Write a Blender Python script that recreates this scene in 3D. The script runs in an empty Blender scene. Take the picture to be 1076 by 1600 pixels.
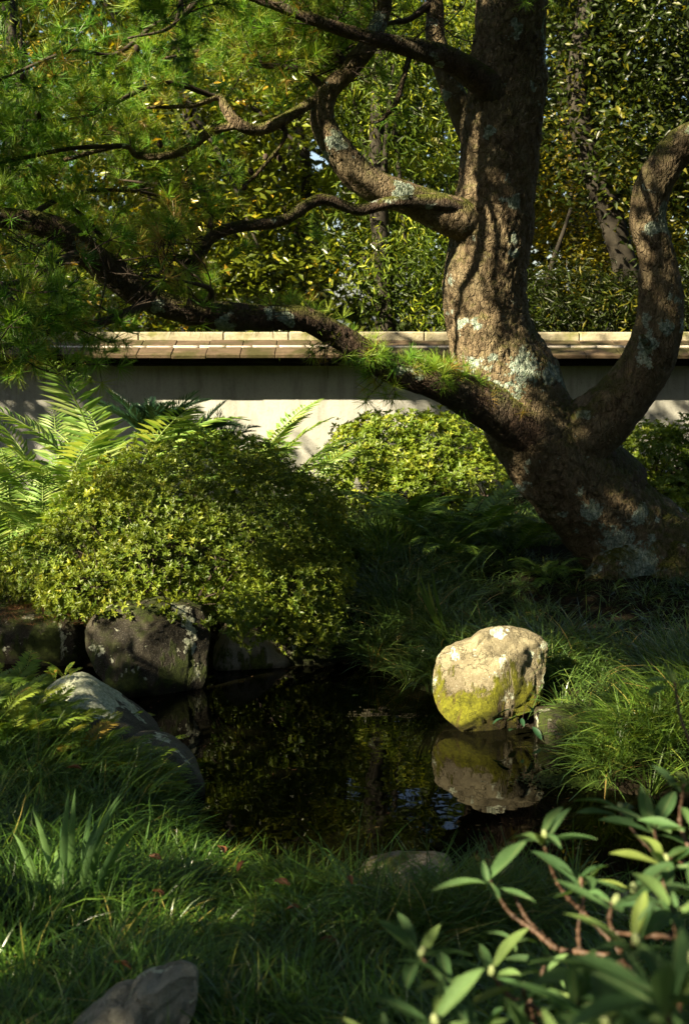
import bpy, math, random
import numpy as np
from mathutils import Vector, Matrix
random.seed(7)
rng = np.random.default_rng(7)
R = math.radians
S = bpy.context.scene
COL = S.collection

# ------------------------------------------------------------------ camera, sky, sun, exposure
CAMZ, PITCH, FPX = 1.9, R(8.97), 1900.0
cam_d = bpy.data.cameras.new('camera')
cam = bpy.data.objects.new('camera', cam_d); COL.objects.link(cam)
cam.location = (0, 0, CAMZ); cam.rotation_euler = (R(90) - PITCH, 0, 0)
cam_d.sensor_width = 36; cam_d.lens = 36 * FPX / 1600
cam_d.clip_start = .05; cam_d.clip_end = 600
cam_d.dof.use_dof = True; cam_d.dof.focus_distance = 6.6; cam_d.dof.aperture_fstop = 4.5
S.camera = cam

SUN = np.array([-.80 * math.cos(R(33)), -.60 * math.cos(R(33)), math.sin(R(33))])   # direction to the sun
world = bpy.data.worlds.new('World'); S.world = world; world.use_nodes = True
wn = world.node_tree; wn.nodes.clear()
sky = wn.nodes.new('ShaderNodeTexSky'); sky.sky_type = 'NISHITA'; sky.sun_disc = False
sky.sun_elevation = R(33); sky.sun_rotation = math.atan2(SUN[0], SUN[1]); sky.dust_density = 1.6; sky.air_density = 1.0; sky.ozone_density = .8
bg = wn.nodes.new('ShaderNodeBackground'); bg.inputs['Strength'].default_value = .05
wo = wn.nodes.new('ShaderNodeOutputWorld')
wn.links.new(sky.outputs[0], bg.inputs[0]); wn.links.new(bg.outputs[0], wo.inputs[0])
sl = bpy.data.lights.new('sun', 'SUN'); sl.energy = 5.0; sl.angle = R(.5); sl.color = (1, .85, .58)
so = bpy.data.objects.new('sun', sl); COL.objects.link(so)
so.rotation_euler = Vector(SUN).to_track_quat('Z', 'Y').to_euler()
S.view_settings.view_transform = 'Standard'; S.view_settings.look = 'None'
S.view_settings.gamma = 1; S.view_settings.exposure = 2.1; S.view_settings.use_curve_mapping = False
S.cycles.max_bounces = 7; S.cycles.diffuse_bounces = 3; S.cycles.glossy_bounces = 3
S.cycles.transmission_bounces = 4; S.cycles.transparent_max_bounces = 8
S.cycles.caustics_reflective = False; S.cycles.caustics_refractive = False

# ------------------------------------------------------------------ measuring helpers
cp, sp_ = math.cos(PITCH), math.sin(PITCH)
def ray(px, py):
    x = (px - 538) / FPX; v = (800 - py) / FPX
    return np.array([x, cp + v * sp_, -sp_ + v * cp])
def P(px, py, Y):
    d = ray(px, py); return np.array([0, 0, CAMZ]) + d * (Y / d[1])
def G(px, py, z=0.):
    d = ray(px, py); return np.array([0, 0, CAMZ]) + d * ((z - CAMZ) / d[2])
def PX(r, Y): return r * Y / FPX * 1.01

# ------------------------------------------------------------------ noise
def _h(i, j, k, s):
    n = (i * 374761393 + j * 668265263 + k * 2147483647 + s * 144269504) & 0xffffffff
    n = ((n ^ (n >> 13)) * 1274126177) & 0xffffffff
    n = ((n ^ (n >> 16)) * 2246822519) & 0xffffffff
    return ((n ^ (n >> 15)) & 0xffffff) / float(0xffffff)
def vn(p, f=1., s=0):
    p = np.asarray(p, float) * f; i = np.floor(p).astype(np.int64); t = p - i; t = t * t * (3 - 2 * t)
    r = 0
    for a in (0, 1):
        for b in (0, 1):
            for c in (0, 1):
                w = (t[:, 0] if a else 1 - t[:, 0]) * (t[:, 1] if b else 1 - t[:, 1]) * (t[:, 2] if c else 1 - t[:, 2])
                r = r + w * _h(i[:, 0] + a, i[:, 1] + b, i[:, 2] + c, s)
    return r * 2 - 1
def fbm(p, f=1., o=4, s=0):
    r = 0; a = 1.
    for k in range(o):
        r = r + a * vn(p, f, s + k * 17); a *= .5; f *= 2.03
    return r
def worley(p, s=0):
    """F2-F1 and the id of the nearest cell"""
    i = np.floor(p).astype(np.int64); f1 = np.full(len(p), 9.); f2 = f1.copy(); cid = np.zeros(len(p))
    for a in (-1, 0, 1):
        for b in (-1, 0, 1):
            for c in ((-1, 0, 1) if p[:, 2].any() else (0,)):
                q = i + np.array([a, b, c])
                o = np.stack([_h(q[:, 0], q[:, 1], q[:, 2], s), _h(q[:, 0], q[:, 1], q[:, 2], s + 5), _h(q[:, 0], q[:, 1], q[:, 2], s + 9) * (p[:, 2].any())], 1)
                d = np.linalg.norm(q + o - p, axis=1); m = d < f1
                f2 = np.where(m, f1, np.minimum(f2, d)); cid = np.where(m, o[:, 0], cid); f1 = np.where(m, d, f1)
    return f2 - f1, cid
def ss(x): x = np.clip(x, 0, 1); return x * x * (3 - 2 * x)
def unit(v): return v / np.maximum(np.linalg.norm(v, axis=-1, keepdims=True), 1e-9)

# ------------------------------------------------------------------ mesh and object helpers
def mesh(name, V, Q=None, T=None, mat=None, rnd=None, smooth=False):
    me = bpy.data.meshes.new(name); V = np.asarray(V, np.float32)
    nq = 0 if Q is None else len(Q); nt = 0 if T is None else len(T)
    li = []; 
    if nq: li.append(np.asarray(Q).ravel())
    if nt: li.append(np.asarray(T).ravel())
    li = np.concatenate(li).astype(np.int32)
    me.vertices.add(len(V)); me.vertices.foreach_set('co', V.ravel())
    me.loops.add(len(li)); me.loops.foreach_set('vertex_index', li)
    me.polygons.add(nq + nt)
    st = np.concatenate([np.arange(nq) * 4, nq * 4 + np.arange(nt) * 3]).astype(np.int32)
    me.polygons.foreach_set('loop_start', st)
    me.polygons.foreach_set('loop_total', np.concatenate([np.full(nq, 4), np.full(nt, 3)]).astype(np.int32))
    if smooth: me.polygons.foreach_set('use_smooth', np.ones(nq + nt, bool))
    me.update(calc_edges=True)
    if rnd is not None:
        a = me.attributes.new('rnd', 'FLOAT', 'FACE'); a.data.foreach_set('value', np.asarray(rnd, np.float32))
    if mat: me.materials.append(mat)
    return me
def tag(o, label=None, cat=None, group=None, kind=None):
    if label: o['label'] = label
    if cat: o['category'] = cat
    if group: o['group'] = group
    if kind: o['kind'] = kind
    return o
def obj(name, me, parent=None, loc=None, kind=None, label=None):
    o = bpy.data.objects.new(name, me); COL.objects.link(o)
    if parent is not None:
        o.parent = parent
        o.matrix_parent_inverse = Matrix.Translation(parent.location).inverted() if loc is None else Matrix()
    if loc is not None: o.location = loc
    return tag(o, label, kind=kind)
def empty(name, loc, label, cat, group=None):
    o = bpy.data.objects.new(name, None); COL.objects.link(o); o.location = tuple(float(c) for c in loc); o.empty_display_size = .1
    return tag(o, label, cat, group)
def smooth_path(pts, n):
    """Catmull-Rom through rows of any width, n samples evenly spaced"""
    p = np.asarray(pts, float); q = np.vstack([2 * p[0] - p[1], p, 2 * p[-1] - p[-2]]); out = []
    for i in range(1, len(q) - 2):
        t = np.linspace(0, 1, 16, endpoint=(i == len(q) - 3))[:, None]
        a, b, c, d = q[i - 1], q[i], q[i + 1], q[i + 2]
        out.append(.5 * (2 * b + (c - a) * t + (2 * a - 5 * b + 4 * c - d) * t * t + (3 * b - a - 3 * c + d) * t ** 3))
    o = np.vstack(out); s = np.concatenate([[0], np.cumsum(np.linalg.norm(np.diff(o[:, :3], axis=0), axis=1))])
    u = np.linspace(0, s[-1], n)
    return np.stack([np.interp(u, s, o[:, k]) for k in range(o.shape[1])], 1), s[-1]
def tube(pts, rad, n=40, m=12, disp=None, cap=True):
    """pts (k,3), rad (k): V, Q; disp(u_m, v_m, world) gives an outward offset"""
    q, L = smooth_path(np.column_stack([pts, rad]), n)
    c, r = q[:, :3], q[:, 3]; t = unit(np.gradient(c, axis=0))
    x = np.zeros_like(c); a = np.cross(t[0], [0.3, 1, .1]); x[0] = a / np.linalg.norm(a)
    for i in range(1, n):
        a = x[i - 1] - t[i] * np.dot(x[i - 1], t[i]); x[i] = a / np.linalg.norm(a)
    y = np.cross(t, x); th = np.linspace(0, 2 * math.pi, m, endpoint=False)
    d = x[:, None] * np.cos(th)[None, :, None] + y[:, None] * np.sin(th)[None, :, None]
    rr = r[:, None] * np.ones(m)[None]
    if disp is not None:
        uu = np.stack(np.broadcast_arrays((np.cos(th) )[None], (np.sin(th))[None], (np.linspace(0, L, n))[:, None]), -1).reshape(-1, 3)
        w = (c[:, None] + d * rr[..., None]).reshape(-1, 3)
        rr = rr + disp(uu, np.repeat(r, m), w, th).reshape(n, m)
    V = (c[:, None] + d * rr[..., None]).reshape(-1, 3)
    i = np.arange(n - 1)[:, None] * m; j = np.arange(m)[None]; j2 = (j + 1) % m
    Q = np.stack([i + j, i + j2, i + m + j2, i + m + j], -1).reshape(-1, 4)
    T = None
    if cap:
        V = np.vstack([V, c[0], c[-1]]); a = np.arange(m); b = (a + 1) % m; k = n * m
        T = np.vstack([np.stack([b, a, np.full(m, k)], 1), np.stack([(n - 1) * m + a, (n - 1) * m + b, np.full(m, k + 1)], 1)])
    return V, Q, T
def frames(d, roll=None, up=(0, 0, 1)):
    d = unit(d); u = np.broadcast_to(np.asarray(up, float), d.shape)
    x = np.cross(d, u); bad = np.linalg.norm(x, axis=1) < 1e-3; x[bad] = [1, 0, 0]; x = unit(x); z = np.cross(x, d)
    if roll is not None:
        c, s = np.cos(roll)[:, None], np.sin(roll)[:, None]; x, z = x * c + z * s, z * c - x * s
    return np.stack([x, d, z], -1)                       # columns x, y = axis, z
def scatter(tv, tf, pos, M, sc, rnd=None):
    """copies of template (verts, faces) -> verts, faces, per-face random"""
    n, k = len(pos), len(tv)
    sc = np.asarray(sc, float); sc = sc[:, None, None] if sc.ndim == 1 else sc
    V = np.einsum('nij,kj->nki', M, tv) * sc + pos[:, None]
    F = tf[None] + (np.arange(n) * k)[:, None, None]
    rnd = rng.random(n) if rnd is None else rnd
    return V.reshape(-1, 3), F.reshape(-1, tf.shape[1]), np.repeat(rnd, len(tf))
def rdir(n): return unit(rng.normal(size=(n, 3)))
def merge(parts):
    V = []; Q = []; T = []; k = 0
    for v, q, t in parts:
        V.append(v)
        if q is not None: Q.append(np.asarray(q) + k)
        if t is not None: T.append(np.asarray(t) + k)
        k += len(v)
    return np.vstack(V), (np.vstack(Q) if Q else None), (np.vstack(T) if T else None)

# ------------------------------------------------------------------ materials
def nt(name):
    m = bpy.data.materials.new(name); m.use_nodes = True; t = m.node_tree; t.nodes.clear()
    o = t.nodes.new('ShaderNodeOutputMaterial'); return m, t, o
def N(t, typ, **k):
    n = t.nodes.new(typ)
    for a, b in k.items():
        if a in n.inputs: n.inputs[a].default_value = b
        else: setattr(n, a, b)
    return n
def ramp(t, fac, stops):
    r = t.nodes.new('ShaderNodeValToRGB'); e = r.color_ramp.elements
    while len(e) > 1: e.remove(e[-1])
    for i, (p, c) in enumerate(stops):
        el = e[0] if i == 0 else e.new(p)
        el.position = p; el.color = (*c, 1) if len(c) == 3 else c
    t.links.new(fac, r.inputs[0]); return r.outputs[0]
def mixc(t, fac, a, b, bt='MIX'):
    n = t.nodes.new('ShaderNodeMix'); n.data_type = 'RGBA'; n.blend_type = bt
    for s, v in ((n.inputs[0], fac), (n.inputs[6], a), (n.inputs[7], b)):
        if hasattr(v, 'links') or isinstance(v, bpy.types.NodeSocket): t.links.new(v, s)
        else: s.default_value = v if isinstance(v, float) else (*v, 1)
    return n.outputs[2]
def noise(t, scale, detail=4, rough=.55, vec=None, out=0, dist=0.):
    n = N(t, 'ShaderNodeTexNoise'); n.inputs['Scale'].default_value = scale; n.inputs['Detail'].default_value = detail
    n.inputs['Roughness'].default_value = rough; n.inputs['Distortion'].default_value = dist
    if vec is not None: t.links.new(vec, n.inputs['Vector'])
    return n.outputs[out]
def geo(t): return t.nodes.new('ShaderNodeNewGeometry')
def coord(t): return t.nodes.new('ShaderNodeTexCoord').outputs['Object']
def mapr(t, v, a, b, c=0., d=1.):
    n = N(t, 'ShaderNodeMapRange'); t.links.new(v, n.inputs[0])
    for i, x in zip((1, 2, 3, 4), (a, b, c, d)): n.inputs[i].default_value = x
    return n.outputs[0]
def math_(t, op, a, b):
    n = N(t, 'ShaderNodeMath', operation=op)
    for i, v in enumerate((a, b)):
        if isinstance(v, (int, float)): n.inputs[i].default_value = v
        else: t.links.new(v, n.inputs[i])
    return n.outputs[0]
def bump(t, h, s, d=.01, nrm=None):
    n = N(t, 'ShaderNodeBump'); n.inputs['Strength'].default_value = s; n.inputs['Distance'].default_value = d
    t.links.new(h, n.inputs['Height'])
    if nrm is not None: t.links.new(nrm, n.inputs['Normal'])
    return n.outputs[0]
def leafmat(name, stops, trans=.35, rough=.45, tint=(1.25, 1.15, .45), patch=2.5, spec=.4, patch_amt=.5):
    m, t, o = nt(name)
    a = N(t, 'ShaderNodeAttribute', attribute_name='rnd')
    c = ramp(t, a.outputs['Fac'], stops)
    n = noise(t, patch, 3, vec=geo(t).outputs['Position'])
    c = mixc(t, math_(t, 'MULTIPLY', mapr(t, n, .35, .65), patch_amt), c, (.55, .55, .5), 'MULTIPLY')
    b = N(t, 'ShaderNodeBsdfPrincipled', Roughness=rough); b.inputs['Specular IOR Level'].default_value = spec
    t.links.new(c, b.inputs['Base Color'])
    tr = N(t, 'ShaderNodeBsdfTranslucent'); t.links.new(mixc(t, 1., c, tint, 'MULTIPLY'), tr.inputs[0])
    mx = N(t, 'ShaderNodeMixShader'); mx.inputs[0].default_value = trans
    t.links.new(b.outputs[0], mx.inputs[1]); t.links.new(tr.outputs[0], mx.inputs[2]); t.links.new(mx.outputs[0], o.inputs[0])
    return m
def simple(name, col, rough=.7, nscale=20., var=.35, bmp=.3, bd=.004, spec=.3):
    m, t, o = nt(name); p = coord(t)
    c = mixc(t, mapr(t, noise(t, nscale, 5, vec=p), .3, .7), tuple(x * (1 - var) for x in col), tuple(min(1, x * (1 + var)) for x in col))
    b = N(t, 'ShaderNodeBsdfPrincipled', Roughness=rough); b.inputs['Specular IOR Level'].default_value = spec
    t.links.new(c, b.inputs['Base Color']); t.links.new(bump(t, noise(t, nscale * 4, 4, vec=p), bmp, bd), b.inputs['Normal'])
    t.links.new(b.outputs[0], o.inputs[0]); return m

def bark_mat(name, c1, c2, c3, lichen=.6, moss=.5, lsc=5.5, spots=()):
    m, t, o = nt(name); p = geo(t).outputs['Position']; nz = N(t, 'ShaderNodeSeparateXYZ'); t.links.new(geo(t).outputs['Normal'], nz.inputs[0])
    mp = N(t, 'ShaderNodeMapping'); mp.inputs['Scale'].default_value = (1, 1, .45); t.links.new(p, mp.inputs[0])
    n1 = noise(t, 22, 7, .65, mp.outputs[0], dist=.6); n2 = noise(t, 5, 4, .5, p)
    vo = N(t, 'ShaderNodeTexVoronoi', feature='F1'); vo.inputs['Scale'].default_value = 34; 
    ds = N(t, 'ShaderNodeVectorMath', operation='ADD'); nn = N(t, 'ShaderNodeVectorMath', operation='SCALE'); nn.inputs['Scale'].default_value = .03
    t.links.new(noise(t, 25, 3, vec=p, out=1), nn.inputs[0]); t.links.new(mp.outputs[0], ds.inputs[0]); t.links.new(nn.outputs[0], ds.inputs[1]); t.links.new(ds.outputs[0], vo.inputs['Vector'])
    c = mixc(t, mapr(t, n1, .3, .7), c1, c2); c = mixc(t, mapr(t, n2, .45, .62), c, c3)
    sv = N(t, 'ShaderNodeSeparateColor'); t.links.new(vo.outputs['Color'], sv.inputs[0])
    c = mixc(t, math_(t, 'MULTIPLY', sv.outputs[0], .45), c, (.5, .42, .36), 'MULTIPLY')
    # lichen: pale blue-green crusts with broken edges
    lo = noise(t, lsc, 2, .5, p); lf = noise(t, 60, 4, .7, p)
    lm = mapr(t, math_(t, 'ADD', lo, math_(t, 'MULTIPLY', lf, .16)), .765 - .06 * lichen, .785 - .06 * lichen)
    for (sx_, sy_, sY, sr) in spots:
        dv = N(t, 'ShaderNodeVectorMath', operation='DISTANCE'); t.links.new(p, dv.inputs[0]); dv.inputs[1].default_value = tuple(P(sx_, sy_, sY)); k_ = math_(t, 'ADD', dv.outputs['Value'], math_(t, 'ADD', math_(t, 'MULTIPLY', math_(t, 'SUBTRACT', lf, .5), sr * 1.6), math_(t, 'MULTIPLY', math_(t, 'SUBTRACT', noise(t, 22, 4, .6, p), .5), sr * 2.2)))
        lm = math_(t, 'MAXIMUM', lm, mapr(t, k_, sr, sr * .88))
    lcol = mixc(t, mapr(t, lf, .4, .6), (.17, .24, .19), (.42, .48, .40))
    c = mixc(t, lm, c, lcol)
    mm = math_(t, 'MULTIPLY', mapr(t, nz.outputs[2], .0, .7), mapr(t, noise(t, 9, 5, .65, p), .52 - .12 * moss, .62 - .12 * moss))
    c = mixc(t, mm, c, mixc(t, lf, (.035, .05, .008), (.12, .12, .02)))
    b = N(t, 'ShaderNodeBsdfPrincipled', Roughness=.85); b.inputs['Specular IOR Level'].default_value = .2
    t.links.new(c, b.inputs['Base Color'])
    ve = N(t, 'ShaderNodeTexVoronoi', feature='DISTANCE_TO_EDGE'); ve.inputs['Scale'].default_value = 26; t.links.new(ds.outputs[0], ve.inputs['Vector'])
    v2 = N(t, 'ShaderNodeTexVoronoi', feature='DISTANCE_TO_EDGE'); v2.inputs['Scale'].default_value = 60; t.links.new(ds.outputs[0], v2.inputs['Vector'])
    h = math_(t, 'ADD', math_(t, 'MULTIPLY', n1, .9), math_(t, 'ADD', math_(t, 'MULTIPLY', mapr(t, ve.outputs[0], 0, .12), .9), math_(t, 'ADD', math_(t, 'MULTIPLY', mapr(t, v2.outputs[0], 0, .15), .35), math_(t, 'MULTIPLY', sv.outputs[1], .7))))
    t.links.new(bump(t, h, 1., .014), b.inputs['Normal']); t.links.new(b.outputs[0], o.inputs[0]); return m

def rock_mat(name, base, base2, moss=(.10, .12, .012), moss_lo=0., moss_hi=.0, lichen=.5, wet=.05, mosstop=0., tip=None):
    """moss grows from the water up to moss_hi, lichen sits on the rest"""
    m, t, o = nt(name); g = geo(t); p = g.outputs['Position']
    xyz = N(t, 'ShaderNodeSeparateXYZ'); t.links.new(p, xyz.inputs[0]); nz = N(t, 'ShaderNodeSeparateXYZ'); t.links.new(g.outputs['Normal'], nz.inputs[0])
    n1 = noise(t, 9, 8, .6, p); n2 = noise(t, 45, 6, .7, p); n3 = noise(t, 3.5, 3, .5, p)
    c = mixc(t, mapr(t, n1, .35, .65), base, base2); c = mixc(t, math_(t, 'MULTIPLY', mapr(t, n2, .4, .7), .4), c, (.5, .45, .4), 'MULTIPLY')
    wv_ = N(t, 'ShaderNodeVectorMath', operation='ADD'); sc_ = N(t, 'ShaderNodeVectorMath', operation='SCALE'); sc_.inputs['Scale'].default_value = .25; t.links.new(noise(t, 7, 5, .7, p, out=1), sc_.inputs[0]); t.links.new(p, wv_.inputs[0]); t.links.new(sc_.outputs[0], wv_.inputs[1])
    vk = N(t, 'ShaderNodeTexVoronoi', feature='DISTANCE_TO_EDGE'); vk.inputs['Scale'].default_value = 6.5; t.links.new(wv_.outputs[0], vk.inputs['Vector']); crack = mapr(t, vk.outputs[0], .0, .022)
    sp_n = noise(t, 210, 3, .8, p); c = mixc(t, mapr(t, sp_n, .55, .72, 0, .7), c, (.35, .3, .25), 'MULTIPLY'); c = mixc(t, mapr(t, sp_n, .42, .30, 0, .35), c, (.75, .72, .62))
    lf = noise(t, 70, 4, .7, p); lo = noise(t, 8, 3, .6, p)
    lm = mapr(t, math_(t, 'ADD', lo, math_(t, 'MULTIPLY', lf, .22)), .80 - .08 * lichen, .815 - .08 * lichen)
    if tip: lm = math_(t, 'MAXIMUM', lm, mapr(t, math_(t, 'ADD', xyz.outputs[2], math_(t, 'ADD', math_(t, 'MULTIPLY', lo, .22), math_(t, 'MULTIPLY', lf, .05))), tip + .13, tip + .14))
    c = mixc(t, lm, c, mixc(t, mapr(t, lf, .4, .6), (.28, .33, .22), (.62, .64, .50)))
    ms = N(t, 'ShaderNodeMapping'); ms.inputs['Scale'].default_value = (1, 1, .3); t.links.new(p, ms.inputs[0]); n4 = noise(t, 13, 4, .65, ms.outputs[0])
    hz = math_(t, 'ADD', xyz.outputs[2], math_(t, 'ADD', math_(t, 'MULTIPLY', math_(t, 'SUBTRACT', n3, .5), .4), math_(t, 'MULTIPLY', math_(t, 'SUBTRACT', n4, .5), .85)))
    mk = mapr(t, math_(t, 'ADD', hz, math_(t, 'MULTIPLY', math_(t, 'SUBTRACT', n2, .5), .25)), moss_hi, moss_hi - .07)
    if mosstop: mk = math_(t, 'MAXIMUM', mk, math_(t, 'MULTIPLY', mapr(t, nz.outputs[2], .2, .8), mapr(t, n1, .6 - mosstop, .7 - mosstop)))
    mcol = mixc(t, mapr(t, n2, .35, .65), moss, tuple(x * 2.6 for x in moss))
    mcol = mixc(t, mapr(t, n4, .48, .62), mcol, tuple(x * .9 for x in (.10, .062, .02)) if moss[0] > .05 else (.03, .022, .01))
    c = mixc(t, mk, c, mcol)
    wk = mapr(t, math_(t, 'ADD', xyz.outputs[2], math_(t, 'MULTIPLY', n2, .03)), wet + .045, wet + .01); c = mixc(t, math_(t, 'MULTIPLY', wk, .85), c, (.25, .2, .15), 'MULTIPLY')
    b = N(t, 'ShaderNodeBsdfPrincipled', Roughness=.8); b.inputs['Specular IOR Level'].default_value = .3
    t.links.new(c, b.inputs['Base Color'])
    h = math_(t, 'ADD', math_(t, 'MULTIPLY', n1, .8), math_(t, 'ADD', math_(t, 'MULTIPLY', n2, .7), math_(t, 'ADD', math_(t, 'MULTIPLY', math_(t, 'MULTIPLY', lm, lf), .5), math_(t, 'MULTIPLY', noise(t, 160, 4, .7, p), math_(t, 'ADD', .25, mk)))))
    h = math_(t, 'ADD', h, math_(t, 'ADD', math_(t, 'MULTIPLY', crack, .55), math_(t, 'MULTIPLY', mk, .5)))
    t.links.new(bump(t, h, 1., .011), b.inputs['Normal']); t.links.new(b.outputs[0], o.inputs[0]); return m

M = {}
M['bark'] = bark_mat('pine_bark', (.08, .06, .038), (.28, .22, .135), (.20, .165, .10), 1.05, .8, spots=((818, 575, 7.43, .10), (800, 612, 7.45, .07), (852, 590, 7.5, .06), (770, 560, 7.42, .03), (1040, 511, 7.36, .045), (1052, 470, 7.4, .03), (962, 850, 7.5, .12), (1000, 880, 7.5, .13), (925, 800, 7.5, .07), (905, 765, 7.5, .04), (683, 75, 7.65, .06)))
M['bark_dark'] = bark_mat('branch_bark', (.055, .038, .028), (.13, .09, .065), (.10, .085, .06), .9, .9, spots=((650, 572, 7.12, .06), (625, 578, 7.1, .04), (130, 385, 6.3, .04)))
M['twig'] = simple('twig_bark', (.05, .038, .028), .85, 60)
M['far_bark'] = simple('far_bark', (.028, .024, .017), .9, 18)
M['needle'] = leafmat('pine_needle', [(0, (0.061, 0.189, 0.031)), (.5, (0.133, 0.298, 0.031)), (.75, (0.266, 0.408, 0.047)), (.93, (0.320, 0.377, 0.062)), (.97, (0.266, 0.189, 0.041)), (1, (0.293, 0.204, 0.052))], .42, .42, patch=1.3, patch_amt=.2)
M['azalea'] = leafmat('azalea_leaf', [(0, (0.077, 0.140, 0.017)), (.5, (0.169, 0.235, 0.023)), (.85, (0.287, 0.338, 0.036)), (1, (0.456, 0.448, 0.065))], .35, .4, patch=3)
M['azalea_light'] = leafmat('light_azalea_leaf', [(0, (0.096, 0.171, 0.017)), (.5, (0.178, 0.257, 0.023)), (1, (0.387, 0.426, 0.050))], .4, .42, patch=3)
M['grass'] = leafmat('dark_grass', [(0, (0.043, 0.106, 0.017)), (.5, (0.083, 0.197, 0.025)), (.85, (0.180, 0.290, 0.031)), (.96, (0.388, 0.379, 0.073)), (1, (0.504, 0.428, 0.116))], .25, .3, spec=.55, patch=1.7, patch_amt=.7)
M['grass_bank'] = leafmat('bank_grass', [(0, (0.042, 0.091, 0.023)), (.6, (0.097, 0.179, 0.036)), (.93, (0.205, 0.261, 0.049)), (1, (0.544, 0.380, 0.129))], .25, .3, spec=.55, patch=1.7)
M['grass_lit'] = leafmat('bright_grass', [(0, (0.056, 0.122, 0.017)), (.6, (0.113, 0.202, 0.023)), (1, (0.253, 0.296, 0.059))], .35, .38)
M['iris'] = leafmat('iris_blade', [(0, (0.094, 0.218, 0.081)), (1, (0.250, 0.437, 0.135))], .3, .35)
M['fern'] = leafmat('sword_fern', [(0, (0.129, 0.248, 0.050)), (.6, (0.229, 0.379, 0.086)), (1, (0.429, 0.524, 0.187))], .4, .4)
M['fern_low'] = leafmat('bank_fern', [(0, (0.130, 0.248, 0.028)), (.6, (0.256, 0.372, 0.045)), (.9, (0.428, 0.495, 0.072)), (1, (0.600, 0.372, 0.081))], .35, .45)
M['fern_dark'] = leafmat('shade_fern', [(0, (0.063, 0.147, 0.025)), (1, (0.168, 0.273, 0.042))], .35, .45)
M['cycad'] = leafmat('palm_leaf', [(0, (0.010, 0.036, 0.018)), (1, (0.033, 0.085, 0.039))], .12, .3)
M['rhodo'] = leafmat('shrub_leaf', [(0, (0.071, 0.173, 0.065)), (.7, (0.129, 0.245, 0.086)), (1, (0.230, 0.345, 0.101))], .35, .5, tint=(1.2, 1.2, .5), patch=8, patch_amt=.25)
M['shade'] = leafmat('shade_leaf', [(0, (.03, .06, .015)), (1, (.07, .11, .02))], .12, .4)
M['bg_gloss'] = leafmat('magnolia_leaf', [(0, (0.057, 0.086, 0.007)), (.7, (0.197, 0.239, 0.020)), (.93, (0.525, 0.462, 0.042)), (1, (0.600, 0.398, 0.039))], .3, .28, spec=.6)
M['bg_maple'] = leafmat('maple_leaf', [(0, (0.219, 0.311, 0.020)), (1, (0.483, 0.525, 0.040))], .55, .5)
M['bg_pod'] = leafmat('weeping_leaf', [(0, (0.046, 0.088, 0.010)), (.7, (0.162, 0.248, 0.022)), (1, (0.498, 0.553, 0.053))], .4, .42)
M['bg_dark'] = leafmat('evergreen_leaf', [(0, (0.013, 0.024, 0.003)), (.8, (0.048, 0.076, 0.007)), (1, (0.209, 0.200, 0.022))], .35, .4)
M['bg_yel'] = leafmat('lime_leaf', [(0, (0.104, 0.111, 0.006)), (.7, (0.338, 0.298, 0.014)), (.93, (0.600, 0.547, 0.038)), (1, (0.600, 0.342, 0.023))], .5, .45)
M['litter'] = leafmat('dry_leaf', [(0, (.13, .05, .025)), (.6, (.22, .09, .04)), (1, (.30, .20, .09))], .15, .6)

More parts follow.
